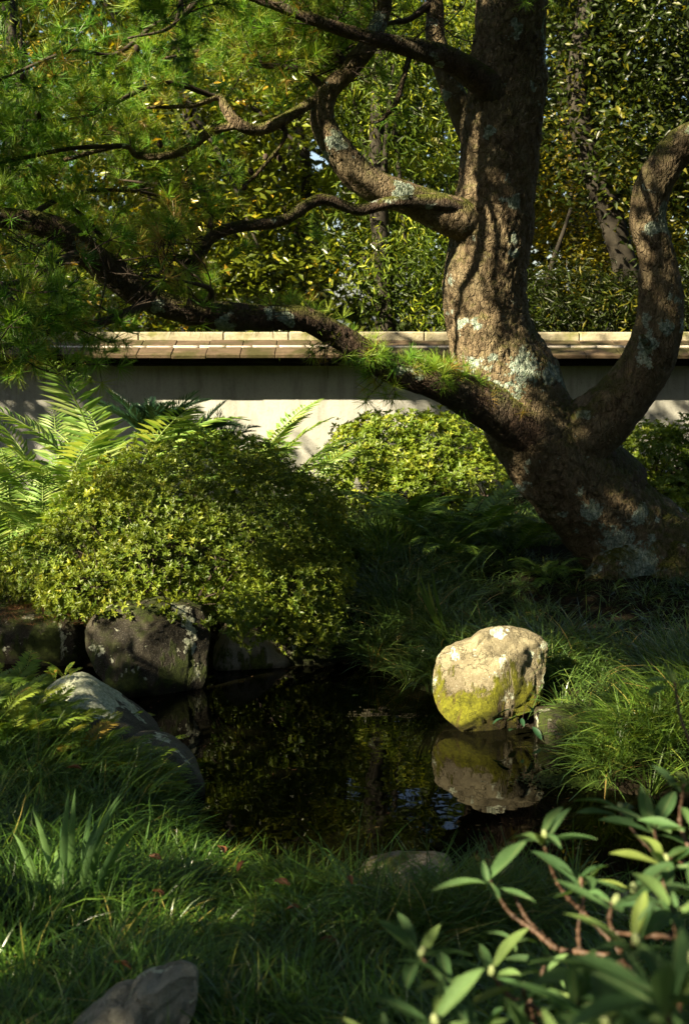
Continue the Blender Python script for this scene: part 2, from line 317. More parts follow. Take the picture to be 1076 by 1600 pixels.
# ------------------------------------------------------------------ where the sunlight reaches: gaps left between the clumps of the off-frame crowns
U1 = np.cross(SUN, [0, 0, 1.]); U1 /= np.linalg.norm(U1); U2 = np.cross(SUN, U1)
ZONES = []
def Z(px, py, Y, r, keep=1.): ZONES.append((P(px, py, Y), r, keep))
for a in [(735, 590, 7.5, .26), (722, 520, 7.5, .28), (725, 450, 7.5, .28), (735, 380, 7.5, .26), (750, 310, 7.5, .18, .6), (600, 290, 7.4, .25, .7), (700, 180, 7.5, .15, .7),
          (740, 1030, 5.5, .30), (760, 1110, 5.4, .26), (820, 1030, 5.5, .2), (790, 1060, 5.4, .2),
          (120, 850, 6.7, .4, .8), (210, 895, 6.5, .38, .95), (320, 905, 6.5, .32, .95), (420, 925, 6.4, .22, .8), (280, 830, 6.4, .35, .55), (400, 830, 6.5, .3, .4),
          (30, 720, 7.9, .9, 1.), (120, 660, 8.2, .7, 1.), (220, 640, 8.4, .45), (390, 670, 8.5, .4), (290, 740, 6.9, .55, .75), (440, 770, 6.8, .4, .5), (330, 600, 8.5, .3, .8),
          (560, 700, 9.2, .5), (640, 690, 9.2, .5), (720, 700, 9.2, .35), (640, 780, 9.2, .35), (700, 800, 8.9, .3, .8),
          (1000, 710, 9.2, .45, .85), (960, 760, 9.2, .3, .7),
          (430, 680, 11, .40, .9), (490, 690, 11, .28, .85), (1040, 640, 11, .4, .8), (20, 640, 11, .5, .9), (610, 640, 11, .2, .7),
          (260, 535, 10.9, .5), (340, 535, 10.9, .5), (440, 535, 10.9, .5), (540, 535, 10.9, .35, .7), (670, 530, 10.9, .3, .6), (860, 530, 10.9, .3, .6), (960, 535, 10.9, .35, .8), (1060, 535, 10.9, .3, .8),
          (1010, 1120, 4.9, .33, .9), (960, 1170, 4.8, .2, .9), (640, 1000, 6.0, .3, .6), (520, 1400, 3.8, .25, .45), (380, 1350, 3.9, .25, .35), (150, 1310, 3.4, .3, .75), (250, 1550, 2.9, .2, .4), (880, 1080, 5.4, .2, .5), (620, 870, 7.2, .25, .6),
          (250, 985, 6.1, .12, .9), (630, 1372, 4.15, .16, .7), (470, 1400, 3.7, .3, .65), (620, 1450, 3.5, .25, .45), (300, 1490, 3.1, .25, .5), (450, 1560, 2.8, .25, .4), (480, 1330, 4.1, .22, .6), (630, 1340, 4.1, .2, .4), (180, 1180, 4.7, .35, .55), (120, 1085, 4.95, .2, .7), (300, 1400, 3.6, .2, .4), (150, 1300, 3.5, .2, .3),
          (957, 1408, 1.8, .18, .95), (900, 1390, 1.9, .22, .6), (1010, 1500, 1.6, .22, .55), (700, 1520, 1.7, .15, .55), (850, 1560, 1.5, .15, .5), (800, 1370, 1.9, .12, .7), (1040, 1350, 1.8, .12, .7), (660, 1500, 1.7, .12, .4), (850, 1310, 1.9, .1, .5),
          (640, 575, 7.2, .13), (700, 600, 7.3, .1), (1030, 330, 7.5, .22, .7), (1050, 230, 7.5, .2, .7), (1020, 450, 7.5, .15, .5),
          (60, 120, 6.3, .5, .7), (200, 180, 6.8, .5, .7), (330, 60, 7, .5, .6), (100, 300, 6.8, .5, .6), (250, 420, 6.8, .4, .6), (30, 420, 6, .4, .6), (120, 520, 6, .3, .7), (900, 960, 6.6, .3, .4), (1010, 990, 6.4, .3, .35), (560, 960, 6.8, .2, .4), (1050, 330, 7.4, .2, .6), (380, 190, 7.2, .2), (320, 210, 7.2, .2), (340, 370, 7.2, .2, .8), (430, 350, 7.2, .2, .6), (50, 500, 5.8, .4, .6), (150, 400, 7, .4, .4), (70, 200, 6.5, .6, .5), (200, 330, 7, .4, .5), (430, 120, 7.2, .5, .6), (250, 100, 6.8, .5, .4)]:
    Z(*a)
ZC = np.array([z[0] for z in ZONES]); ZR = np.array([z[1] for z in ZONES]); ZK = np.array([z[2] for z in ZONES])
ZU = np.stack([ZC @ U1, ZC @ U2], 1); ZS = ZC @ SUN
def sunlit(p, upstream=.4, pad=0.):
    """chance that something at p would stand in the light of one of the sunny places"""
    u = np.stack([p @ U1, p @ U2], 1); s = p @ SUN
    w = np.stack([vn(p, 2.2, 3), vn(p, 2.2, 8)], 1) * .06
    d = np.linalg.norm(u[:, None] + w[:, None] - ZU[None], axis=2)
    k = ss((ZR[None] + pad + .05 - d) / .08) * ZK[None] * (s[:, None] > ZS[None] + upstream)
    return k.max(1)

# ------------------------------------------------------------------ terrain and pond
shore = [(0, 1010), (60, 1010), (130, 1035), (200, 1050), (310, 1050), (340, 1036), (420, 1032), (500, 1030), (560, 1036), (620, 1050), (650, 1070), (700, 1092), (760, 1110), (800, 1118), (860, 1150), (885, 1190), (930, 1225), (1000, 1240), (1090, 1250), (1250, 1290),
         (1300, 1470), (1100, 1450), (960, 1440), (820, 1440), (700, 1432), (600, 1408), (470, 1392), (400, 1382), (330, 1340), (295, 1300), (262, 1262), (215, 1190), (60, 1110), (10, 1060), (-120, 1045), (-300, 1030), (-200, 990)]
POLY = np.array([G(*a)[:2] for a in shore])
def sdist(x, y):
    p = np.stack([x, y], -1); d = np.full(x.shape, 1e9); ins = np.zeros(x.shape, bool)
    for i in range(len(POLY)):
        a, b = POLY[i], POLY[(i + 1) % len(POLY)]; ab = b - a
        t = np.clip(((p - a) @ ab) / (ab @ ab), 0, 1); d = np.minimum(d, np.linalg.norm(p - a - t[..., None] * ab, axis=-1))
        c = ((a[1] > y) != (b[1] > y)) & (x < (b[0] - a[0]) * (y - a[1]) / (b[1] - a[1] + 1e-12) + a[0]); ins ^= c
    return np.where(ins, -d, d)
def gz(x, y):
    x = np.asarray(x, float); y = np.asarray(y, float); d = sdist(x, y)
    n = fbm(np.stack([x, y, x * 0], -1).reshape(-1, 3), 1.6, 4, 4).reshape(x.shape)
    o = .01 + .14 * ss(d / .3) + .14 * ss((d - .1) / 1.8) + (.045 + .04 * (y < 4.3)) * n * ss(d / .4)
    left = ss((-x - .55) / 1.0) * ss((5.3 - y) / .6) * .10
    o = o + left * ss(d / .5)
    return np.where(d < 0, -.45 * ss(-d / .4) + .01, o)
def gz1(x, y): return float(gz(np.array([x]), np.array([y]))[0])
def onp(px, py):
    """ground point under a pixel"""
    z = .2
    for _ in range(12):
        g = G(px, py, z); z = .5 * z + .5 * gz1(g[0], g[1])
    return np.array([g[0], g[1], gz1(g[0], g[1])])

def axis(lo, hi, flo, fhi, step, far=9):
    a = np.arange(flo, fhi + 1e-6, step); k = np.linspace(0, 1, far + 1)[1:] ** 2.2
    return np.concatenate([(flo - k * (flo - lo))[::-1], a, fhi + k * (hi - fhi)])
ax = axis(-150, 150, -4, 4, .05); ay = axis(-60, 300, 1, 12, .05)
X, Y_ = np.meshgrid(ax, ay); Zg = gz(X.ravel(), Y_.ravel())
nx, ny = len(ax), len(ay); i = (np.arange(ny - 1)[:, None] * nx + np.arange(nx - 1)[None]).ravel()
m, t, o = nt('soil'); p = geo(t).outputs['Position']
c = mixc(t, mapr(t, noise(t, 6, 7, .6, p), .35, .65), (.010, .008, .005), (.026, .021, .012)); c = mixc(t, mapr(t, noise(t, 2.3, 5, .6, p), .5, .62), c, (.012, .018, .005))
b = N(t, 'ShaderNodeBsdfPrincipled', Roughness=.95); b.inputs['Specular IOR Level'].default_value = .08; t.links.new(c, b.inputs['Base Color']); t.links.new(bump(t, noise(t, 50, 6, .7, p), .8, .02), b.inputs['Normal']); t.links.new(b.outputs[0], o.inputs[0])
ground = obj('ground', mesh('ground', np.stack([X.ravel(), Y_.ravel(), Zg], 1), np.stack([i, i + 1, i + nx + 1, i + nx], 1), None, m, smooth=True), kind='structure')
m, t, o = nt('pond_water'); p = geo(t).outputs['Position']
fr = N(t, 'ShaderNodeFresnel', IOR=1.33); gl = N(t, 'ShaderNodeBsdfGlossy', Roughness=.012); tr = N(t, 'ShaderNodeBsdfTransparent'); tr.inputs[0].default_value = (.09, .065, .03, 1)
df = N(t, 'ShaderNodeBsdfDiffuse'); df.inputs[0].default_value = (.006, .006, .003, 1); m1 = N(t, 'ShaderNodeMixShader'); m1.inputs[0].default_value = .5; mx = N(t, 'ShaderNodeMixShader')
t.links.new(tr.outputs[0], m1.inputs[1]); t.links.new(df.outputs[0], m1.inputs[2]); t.links.new(fr.outputs[0], mx.inputs[0]); t.links.new(m1.outputs[0], mx.inputs[1]); t.links.new(gl.outputs[0], mx.inputs[2])
bp = bump(t, noise(t, 5, 2, .5, p), .10, .015); t.links.new(bp, gl.inputs['Normal']); t.links.new(bp, fr.inputs['Normal']); t.links.new(mx.outputs[0], o.inputs[0])
wx0, wx1, wy0, wy1 = -3.2, 2.8, 3.2, 7.6; gx, gy = np.meshgrid(np.linspace(wx0, wx1, 30), np.linspace(wy0, wy1, 24)); i = (np.arange(23)[:, None] * 30 + np.arange(29)[None]).ravel()
obj('pond_water', mesh('pond_water', np.stack([gx.ravel(), gy.ravel(), gx.ravel() * 0], 1), np.stack([i, i + 1, i + 31, i + 30], 1), None, m, smooth=True), kind='structure')

# ------------------------------------------------------------------ boxes with worn edges
def box(cx, cy, cz, sx, sy, sz, bev=.004, tilt=0.):
    import bmesh
    bm = bmesh.new(); bmesh.ops.create_cube(bm, size=1)
    for v in bm.verts: v.co = Vector((v.co.x * sx, v.co.y * sy, v.co.z * sz))
    if bev: bmesh.ops.bevel(bm, geom=list(bm.edges), offset=bev, segments=1, affect='EDGES')
    bmesh.ops.rotate(bm, verts=bm.verts, cent=(0, 0, 0), matrix=Matrix.Rotation(tilt, 3, 'X'))
    bmesh.ops.translate(bm, verts=bm.verts, vec=(cx, cy, cz))
    me = bpy.data.meshes.new('box'); bm.to_mesh(me); bm.free(); return me
# ------------------------------------------------------------------ garden wall
m, t, o = nt('plaster'); p = geo(t).outputs['Position']
mp = N(t, 'ShaderNodeMapping'); mp.inputs['Scale'].default_value = (5, 5, .9); t.links.new(p, mp.inputs[0])
xyz = N(t, 'ShaderNodeSeparateXYZ'); t.links.new(p, xyz.inputs[0])
st = noise(t, 1.6, 6, .65, mp.outputs[0]); bl = noise(t, 2.2, 6, .6, p); fg = noise(t, 40, 6, .7, p)
c = mixc(t, mapr(t, bl, .35, .65), (.35, .355, .325), (.47, .47, .435))
c = mixc(t, math_(t, 'MULTIPLY', mapr(t, st, .48, .72), math_(t, 'MULTIPLY', mapr(t, xyz.outputs[2], .3, 1.5), .8)), c, (.34, .35, .32), 'MULTIPLY')
c = mixc(t, math_(t, 'MULTIPLY', mapr(t, bl, .48, .66), .6), c, (.55, .56, .52), 'MULTIPLY')
mp2 = N(t, 'ShaderNodeMapping'); mp2.inputs['Scale'].default_value = (16, 16, .8); t.links.new(p, mp2.inputs[0])
c = mixc(t, math_(t, 'MULTIPLY', mapr(t, noise(t, 1.3, 5, .7, mp2.outputs[0]), .55, .75), math_(t, 'MULTIPLY', mapr(t, xyz.outputs[2], .7, 1.5), .6)), c, (.32, .33, .29), 'MULTIPLY')
vk = N(t, 'ShaderNodeTexVoronoi', feature='DISTANCE_TO_EDGE'); vk.inputs['Scale'].default_value = .9; wv_ = N(t, 'ShaderNodeVectorMath', operation='ADD'); t.links.new(p, wv_.inputs[0]); t.links.new(noise(t, 3, 5, .7, p, out=1), wv_.inputs[1]); t.links.new(wv_.outputs[0], vk.inputs['Vector'])
c = mixc(t, mapr(t, vk.outputs[0], .004, .0, 0, .5), c, (.3, .3, .28), 'MULTIPLY')
c = mixc(t, math_(t, 'MULTIPLY', mapr(t, xyz.outputs[2], 1.38, 1.54), .5), c, (.30, .33, .14))
c = mixc(t, math_(t, 'MULTIPLY', mapr(t, xyz.outputs[2], .7, .35), .6), c, (.16, .17, .10))
c = mixc(t, math_(t, 'MULTIPLY', mapr(t, fg, .52, .7), .4), c, (.4, .4, .38), 'MULTIPLY')
b = N(t, 'ShaderNodeBsdfPrincipled', Roughness=.9); t.links.new(c, b.inputs['Base Color'])
t.links.new(bump(t, math_(t, 'ADD', math_(t, 'MULTIPLY', fg, .4), bl), .5, .02), b.inputs['Normal']); t.links.new(b.outputs[0], o.inputs[0]); M['plaster'] = m
def weather(name, c1, c2, moss, mossat=.5):
    m, t, o = nt(name); p = geo(t).outputs['Position']; mp = N(t, 'ShaderNodeMapping'); mp.inputs['Scale'].default_value = (.6, 4, 4); t.links.new(p, mp.inputs[0])
    n1 = noise(t, 6, 6, .65, mp.outputs[0]); n2 = noise(t, 3, 5, .6, p); n3 = noise(t, 45, 5, .7, p)
    c = mixc(t, mapr(t, n1, .3, .7), c1, c2); c = mixc(t, mapr(t, n2, mossat, mossat + .12), c, moss); c = mixc(t, math_(t, 'MULTIPLY', mapr(t, n3, .5, .7), .5), c, (.45, .4, .35), 'MULTIPLY')
    oi = t.nodes.new('ShaderNodeObjectInfo'); c = mixc(t, mapr(t, oi.outputs['Random'], 0, 1, 0, .35), c, (.5, .5, .48), 'MULTIPLY')
    b = N(t, 'ShaderNodeBsdfPrincipled', Roughness=.85); b.inputs['Specular IOR Level'].default_value = .12; t.links.new(c, b.inputs['Base Color']); t.links.new(bump(t, math_(t, 'ADD', n1, n3), .6, .01), b.inputs['Normal']); t.links.new(b.outputs[0], o.inputs[0]); return m
M['ridge'] = weather('ridge_wood', (.30, .27, .19), (.46, .42, .30), (.22, .22, .09), .53)
M['roll'] = weather('pale_roll', (.42, .38, .32), (.55, .50, .43), (.3, .27, .2), .6)
M['slope'] = weather('slope_tile', (.07, .05, .033), (.15, .11, .07), (.06, .055, .022), .46)
M['fascia'] = weather('dark_fascia', (.008, .007, .005), (.018, .015, .011), (.018, .022, .006), .52)
WX0, WX1, WY = -9., 9., 11.
wall = empty('garden_wall', (0, WY + .15, gz1(0, WY)), 'long pale plaster garden wall with a weathered wooden and tiled coping, behind the shrubs', 'wall')
def wbox(name, x0, x1, y0, y1, z0, z1, mat, bev=.004, tilt=0.):
    me = box((x0 + x1) / 2, (y0 + y1) / 2, (z0 + z1) / 2, x1 - x0, y1 - y0, z1 - z0, bev, tilt); me.materials.append(mat); return obj(name, me, wall)
wbox('plaster_panel', WX0, WX1, WY, WY + .30, -.1, 1.50, M['plaster'], 0)
wbox('soffit_board', WX0, WX1, WY - .253, WY + .47, 1.502, 1.525, M['fascia'])
x = WX0; k = 0
while x < WX1:                                                     # ridge beams and eave boards end to end
    L = .55 + .25 * random.random(); dz = random.uniform(-.004, .004)
    wbox('ridge_beam', x, x + L - .006, WY + .07, WY + .23, 1.705 + dz, 1.795 + dz, M['ridge'], .010); x += L
x = WX0
while x < WX1:
    L = .9 + .5 * random.random(); dz = random.uniform(-.003, .003)
    wbox('eave_board', x, x + L - .004, WY - .28, WY - .255, 1.527 + dz, 1.618 + dz, M['fascia'], .005); x += L
x = WX0
while x < WX1:
    L = .30; dz = random.uniform(-.004, .004)
    wbox('slope_tile', x, x + L - .004, WY - .37, WY + .09, 1.628 + dz, 1.664 + dz, M['slope'], .005, R(15)); x += L
wbox('back_slope', WX0, WX1, WY + .22, WY + .56, 1.63, 1.655, M['slope'], 0, R(-15))
x = WX0; th = np.linspace(0, 2 * math.pi, 10, endpoint=False)
roll_me = None
while x < WX1:                                                     # thin pale tile roll lying along the slope
    if roll_me is None:
        v, q, tt = tube(np.array([[0, 0, 0], [.115, 0, .001], [.23, 0, 0]]), np.array([.0165, .0155, .0165]), 6, 10); roll_me = mesh('roll_tile', v, q, tt, M['roll'], smooth=True)
    o = obj('roll_tile', roll_me, wall); o.location = (x, WY - .14, 1.660 + random.uniform(-.003, .003)); x += .234
# needle litter lying on the coping slope
n = 2600; px_ = rng.uniform(-4, 4, n); keep = fbm(np.stack([px_, px_ * 0, px_ * 0], 1), 1.5, 3, 9) > -.1; px_ = px_[keep]; n = len(px_); yy = rng.uniform(WY - .08, WY + .06, n)
tv = np.array([[-.02, 0, 0], [0, .5, .1], [.02, 0, 0.], [0, -.5, .02]]); tf = np.array([[0, 1, 2], [0, 2, 3]])
pos = np.stack([px_, yy, 1.652 + (yy - (WY - .085)) * .268 + .016 + rng.random(n) * .012], 1)
v, f, r_ = scatter(tv, tf, pos, frames(rng.normal(size=(n, 3)) * [1, 1, .15]), rng.uniform(.03, .07, n))
tag(obj('needle_litter', mesh('needle_litter', v, None, f, M['litter'], r_)), 'brown fallen needles lying along the ledge of the wall coping', 'leaf litter', kind='stuff')

# ------------------------------------------------------------------ rocks
import bmesh
def ico(sub):
    bm = bmesh.new(); bmesh.ops.create_icosphere(bm, subdivisions=sub, radius=1); V = np.array([v.co[:] for v in bm.verts]); F = np.array([[v.index for v in f.verts] for f in bm.faces]); bm.free(); return V, F
ICO6 = ico(6); ICO5 = ico(5); ICO4 = ico(4)
def rock(name, loc, size, planes, mat, label, seed=0, soft=10, amp=.06, rot=0., lobes=(), sub=5, cat='rock', group=None):
    """planes: (nx,ny,nz,h) in the unit box; lobes: further hulls joined by max"""
    D, F = ICO5 if sub == 6 else ICO4
    def hull(pl):
        q = np.zeros(len(D))
        for a in pl:
            nrm = np.array(a[:3], float); nrm /= np.linalg.norm(nrm); q += np.maximum(D @ nrm / a[3], 0) ** soft
        return q ** (-1. / soft)
    base = [(1, 0, 0, 1), (-1, 0, 0, 1), (0, 1, 0, 1), (0, -1, 0, 1), (0, 0, 1, 1), (0, 0, -1, 1)]
    r = hull(base + list(planes))
    for l in lobes: r = np.maximum(r, hull(l))
    V = D * r[:, None]
    q = V * np.array(size)
    V = V * (1 + amp * fbm(q + seed * 7.3, 3.2, 5, seed)[:, None]) * np.array(size)
    w, _ = worley(q * 9 + seed); V += unit(D) * (amp * .25 * np.mean(size) * (1 - ss(w * 3.0)))[:, None] * -.8
    V += unit(D) * (fbm(q, 26, 3, seed + 2) * .004)[:, None]
    c, s = math.cos(rot), math.sin(rot); V = V @ np.array([[c, s, 0], [-s, c, 0], [0, 0, 1]])
    o = obj(name, mesh(name, V, None, F, mat, smooth=True), loc=tuple(float(a) for a in loc)); return tag(o, label, cat, group)
M['rock_lit'] = rock_mat('sandstone', (.13, .112, .070), (.28, .25, .155), (.075, .078, .004), 0, .235, 1.35, .03)
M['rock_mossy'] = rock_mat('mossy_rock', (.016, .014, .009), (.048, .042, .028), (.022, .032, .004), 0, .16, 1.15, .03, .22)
M['rock_grey'] = rock_mat('grey_rock', (.07, .066, .052), (.15, .138, .11), (.05, .055, .012), 0, .02, .9, .03, .0)
M['rock_tip'] = rock_mat('lichen_rock', (.06, .056, .046), (.12, .11, .09), (.05, .055, .012), 0, .02, .8, .03, .0, .25)
M['rock_pale'] = rock_mat('pale_rock', (.17, .17, .14), (.33, .325, .26), (.05, .055, .012), 0, .0, 1.0, -.1)
M['rock_flat'] = rock_mat('flat_rock', (.24, .21, .16), (.38, .34, .27), (.06, .07, .015), 0, .05, .4, .0, .12)
def traced_rock(name, outline, Y, depth, mat, label, seed, e=.42, base_px=None):
    """a boulder whose front outline is known: superellipsoid with that outline and its own depth"""
    o_ = np.array([P(a, b, Y + depth * .55)[[0, 2]] for a, b in outline]); c_ = o_.mean(0); d = o_ - c_; ph = np.arctan2(d[:, 1], d[:, 0]); rr = np.linalg.norm(d, axis=1); k = np.argsort(ph); ph, rr = ph[k], rr[k]
    D, F = ICO6; phi = np.arctan2(D[:, 2], D[:, 0]); r_ = np.interp(phi, ph, rr, period=2 * math.pi); s_ = np.clip(np.hypot(D[:, 0], D[:, 2]), 0, 1) ** e
    V = np.stack([s_ * r_ * np.cos(phi), np.sign(D[:, 1]) * np.abs(D[:, 1]) ** .8 * depth, s_ * r_ * np.sin(phi)], 1)
    fr0 = D[:, 1] < .25                                                   # broad cleavage faces on the front, top and right
    for a_, b_, c0 in ((.55, .0, -.115), (-.35, .25, -.125), (.15, .95, -.21), (-.9, .3, -.215), (.25, -.55, -.17)): V[:, 1] = np.where(fr0, np.maximum(V[:, 1], c0 * depth / .2 + a_ * V[:, 0] + b_ * V[:, 2]), V[:, 1])
    q = V + seed; lean = (V[:, 2] / rr.max()); V[:, 1] += .22 * depth * lean + .10 * depth * np.abs(V[:, 0] + .03) / rr.max()      # the front leans back and has a blunt edge
    fr_ = D[:, 1] < .3; V[:, 1] += np.where(fr_, 1, .4) * (.010 * fbm(q, 4, 3, seed) + .005 * fbm(q, 18, 4, seed + 3)); V += D * (.0035 * fbm(q, 14, 4, seed + 5) + .002 * fbm(q, 60, 2, seed + 6))[:, None]
    w, _ = worley(q * 7 + .4 * np.stack([vn(q, 9, 1), vn(q, 9, 2), vn(q, 9, 3)], 1)); V -= D * (.004 * (1 - ss(w * 9)))[:, None]
    o = obj(name, mesh(name, V, None, F, mat, smooth=True), loc=(c_[0], Y + depth * .55, c_[1])); return tag(o, label, 'rock')
traced_rock('boulder', [(676, 1078), (679, 1052), (684, 1034), (700, 1018), (722, 1010), (738, 1003), (748, 994), (762, 988), (790, 986), (815, 988), (834, 993), (850, 1001), (858, 1012), (856, 1030), (850, 1060), (848, 1085), (838, 1102), (808, 1112), (800, 1140), (797, 1175), (760, 1172), (735, 1160), (728, 1140), (700, 1122), (684, 1106)], 5.45, .20, M['rock_lit'], 'sunlit tan boulder with yellow moss and pale lichen at the water edge', 3)
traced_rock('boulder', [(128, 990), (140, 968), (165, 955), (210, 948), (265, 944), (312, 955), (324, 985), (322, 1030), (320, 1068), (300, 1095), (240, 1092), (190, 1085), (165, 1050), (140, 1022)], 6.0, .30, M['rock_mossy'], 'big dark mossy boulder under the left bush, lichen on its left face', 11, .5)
c = G(40, 1050); rock('rock', (c[0] - .1, c[1] + .55, .11), (.46, .42, .16), [(-.3, -1, .5, 1.1)], M['rock_mossy'], 'flat topped dark slab covered in needles at the far left bank', 5, 9, .08, -.1)
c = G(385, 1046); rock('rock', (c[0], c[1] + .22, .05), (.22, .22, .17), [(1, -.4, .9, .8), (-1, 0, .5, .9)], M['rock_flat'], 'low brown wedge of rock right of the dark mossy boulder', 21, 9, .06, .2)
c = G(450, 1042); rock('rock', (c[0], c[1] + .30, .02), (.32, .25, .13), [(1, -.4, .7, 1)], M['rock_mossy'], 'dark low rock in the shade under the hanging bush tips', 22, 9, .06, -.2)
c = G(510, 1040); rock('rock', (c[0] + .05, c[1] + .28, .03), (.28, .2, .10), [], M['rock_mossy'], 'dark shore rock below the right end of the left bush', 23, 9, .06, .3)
c = G(150, 1200); rock('rock', (c[0] - .02, 5.00, .13), (.32, .24, .27), [(-1, -.2, .9, .72), (1, -.1, 1.0, .62), (0, -1, 1, .95)], M['rock_tip'], 'grey pointed rock with a pale lichen tip among ferns on the left bank', 31, 9, .055, .25, sub=6)
c = G(250, 1215); rock('rock', (c[0] + .02, 4.80, .04), (.16, .17, .15), [(1, 0, 1, .9)], M['rock_grey'], 'rounded grey rock at the water edge below the small ferns', 32, 8, .05, .25)
c = onp(885, 1150); rock('rock', (c[0], 5.38, .03), (.12, .12, .10), [], M['rock_mossy'], 'small brown rock half hidden by grass right of the sunlit boulder', 41, 8, .06, .2)
c = G(630, 1385, .06); rock('rock', (c[0], c[1] + .05, .05), (.155, .11, .095), [(0, 0, 1, .9), (-.5, 0, 1, .8)], M['rock_flat'], 'pale low stone in the grass on the near pond edge', 42, 7, .05, -.15)
traced_rock('rock', [(60, 1672), (100, 1622), (145, 1588), (200, 1560), (250, 1537), (285, 1526), (308, 1534), (306, 1560), (285, 1610), (240, 1680)], 2.40, .12, M['rock_pale'], 'grey stone sunk in the grass at the bottom left', 43, .7)
c = onp(-25, 1430); rock('rock', (c[0] - .05, c[1], c[2] + .03), (.08, .08, .12), [], M['rock_grey'], 'grey rock cut by the left edge behind the iris blades', 44, 8, .05, 0)
c = onp(1000, 1440); rock('rock', (c[0], c[1], c[2] + .01), (.13, .09, .06), [], M['rock_flat'], 'flat pale stone behind the broad leaved shrub', 45, 8, .05, 0)
m = rock_mat('sunk_rock', (.13, .09, .045), (.22, .15, .08), (.05, .05, .01), 0, -1, .2, -1)
c = G(310, 1155); rock('rock', (c[0], c[1], -.13), (.30, .10, .10), [], m, 'brown submerged rock just under the dark water by the left bank', 46, 8, .06, -.35)

# ------------------------------------------------------------------ the old pine
def barkdisp(amp, cw=.045, ch=.11, seed=0, low=.02):
    def f(uu, r, w, th):
        a = np.arctan2(uu[:, 1], uu[:, 0]); v = uu[:, 2]
        wob = np.stack([vn(w, 7, seed + 1), vn(w, 7, seed + 2)], 1) * .35
        per = max(3, round(2 * math.pi * float(np.mean(r)) / cw))
        u = (a + math.pi) / (2 * math.pi) * per
        q1 = np.stack([u + wob[:, 0], v / ch + wob[:, 1] + .4 * np.floor(u), u * 0], 1)
        q1[:, 0] = np.where(q1[:, 0] > per, q1[:, 0] - per, q1[:, 0])
        e, cid = worley(q1, seed)
        plate = ss(e * 5.5) * (.35 + .65 * cid)
        return amp * (plate - .6) + low * fbm(w, 3.0, 3, seed + 4) + amp * .35 * fbm(w, 30, 3, seed + 6)
    return f
def pxpath(rows, dflt=None):
    """rows of px, py, Y, r_px"""
    return np.array([P(a[0], a[1], a[2]) for a in rows]), np.array([PX(a[3], a[2]) for a in rows])
pine = empty('pine_tree', onp(1040, 930) , 'old leaning pine with thick plated bark, low twisted branches reaching over the pond', 'tree')
def limb(name, rows, n, m, amp, cw, ch, seed, mat, low=.02, label=None):
    p, r = pxpath(rows); v, q, t = tube(p, r, n, m, barkdisp(amp, cw, ch, seed, low)); return obj(name, mesh(name, v, q, t, mat, smooth=True), pine, label=label)
TR = [(1120, 1010, 8.0, 130), (1055, 920, 8.0, 108), (975, 830, 7.9, 84), (900, 750, 7.8, 78), (843, 680, 7.75, 74), (797, 600, 7.7, 71), (765, 520, 7.7, 66), (757, 440, 7.7, 64), (768, 360, 7.7, 61), (778, 280, 7.7, 59), (785, 200, 7.7, 58), (792, 100, 7.7, 56), (800, 0, 7.7, 53), (806, -150, 7.7, 50), (790, -400, 7.6, 40), (800, -650, 7.5, 28)]
limb('trunk', TR, 560, 180, .015, .055, .085, 1, M['bark'], .022, 'thick leaning trunk with flaking plates, sunlit on its left side')
RL = [(850, 760, 7.85, 66), (893, 695, 7.72, 58), (950, 645, 7.62, 47), (1000, 580, 7.55, 41), (1030, 500, 7.5, 35), (1027, 420, 7.5, 29), (1012, 345, 7.5, 27), (1028, 275, 7.5, 29), (1068, 225, 7.5, 27), (1140, 190, 7.4, 25), (1260, 100, 7.2, 20)]
limb('limb', RL, 420, 100, .008, .045, .08, 2, M['bark'], .016, 'right limb rising in an S curve with round lichen spots')
LOW = [(950, 770, 7.9, 70), (880, 700, 7.72, 58), (800, 652, 7.55, 44), (735, 622, 7.4, 33), (680, 596, 7.25, 25), (620, 582, 7.2, 21), (575, 555, 7.1, 20), (520, 520, 7.0, 20), (470, 497, 6.9, 19), (400, 497, 6.8, 20), (310, 490, 6.7, 20), (240, 470, 6.6, 21), (180, 430, 6.5, 22), (130, 390, 6.4, 20), (80, 355, 6.3, 19), (0, 340, 6.2, 17), (-120, 335, 6.0, 14), (-260, 300, 5.8, 8)]
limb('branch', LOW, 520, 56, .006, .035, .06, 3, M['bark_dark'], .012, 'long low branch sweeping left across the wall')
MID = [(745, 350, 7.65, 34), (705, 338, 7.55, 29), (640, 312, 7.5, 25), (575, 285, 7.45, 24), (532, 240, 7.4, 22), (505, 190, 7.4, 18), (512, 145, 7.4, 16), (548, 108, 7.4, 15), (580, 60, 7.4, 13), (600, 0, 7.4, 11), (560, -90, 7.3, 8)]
limb('branch', MID, 320, 56, .005, .035, .06, 4, M['bark'], .010, 'twisted branch rising left of the trunk')
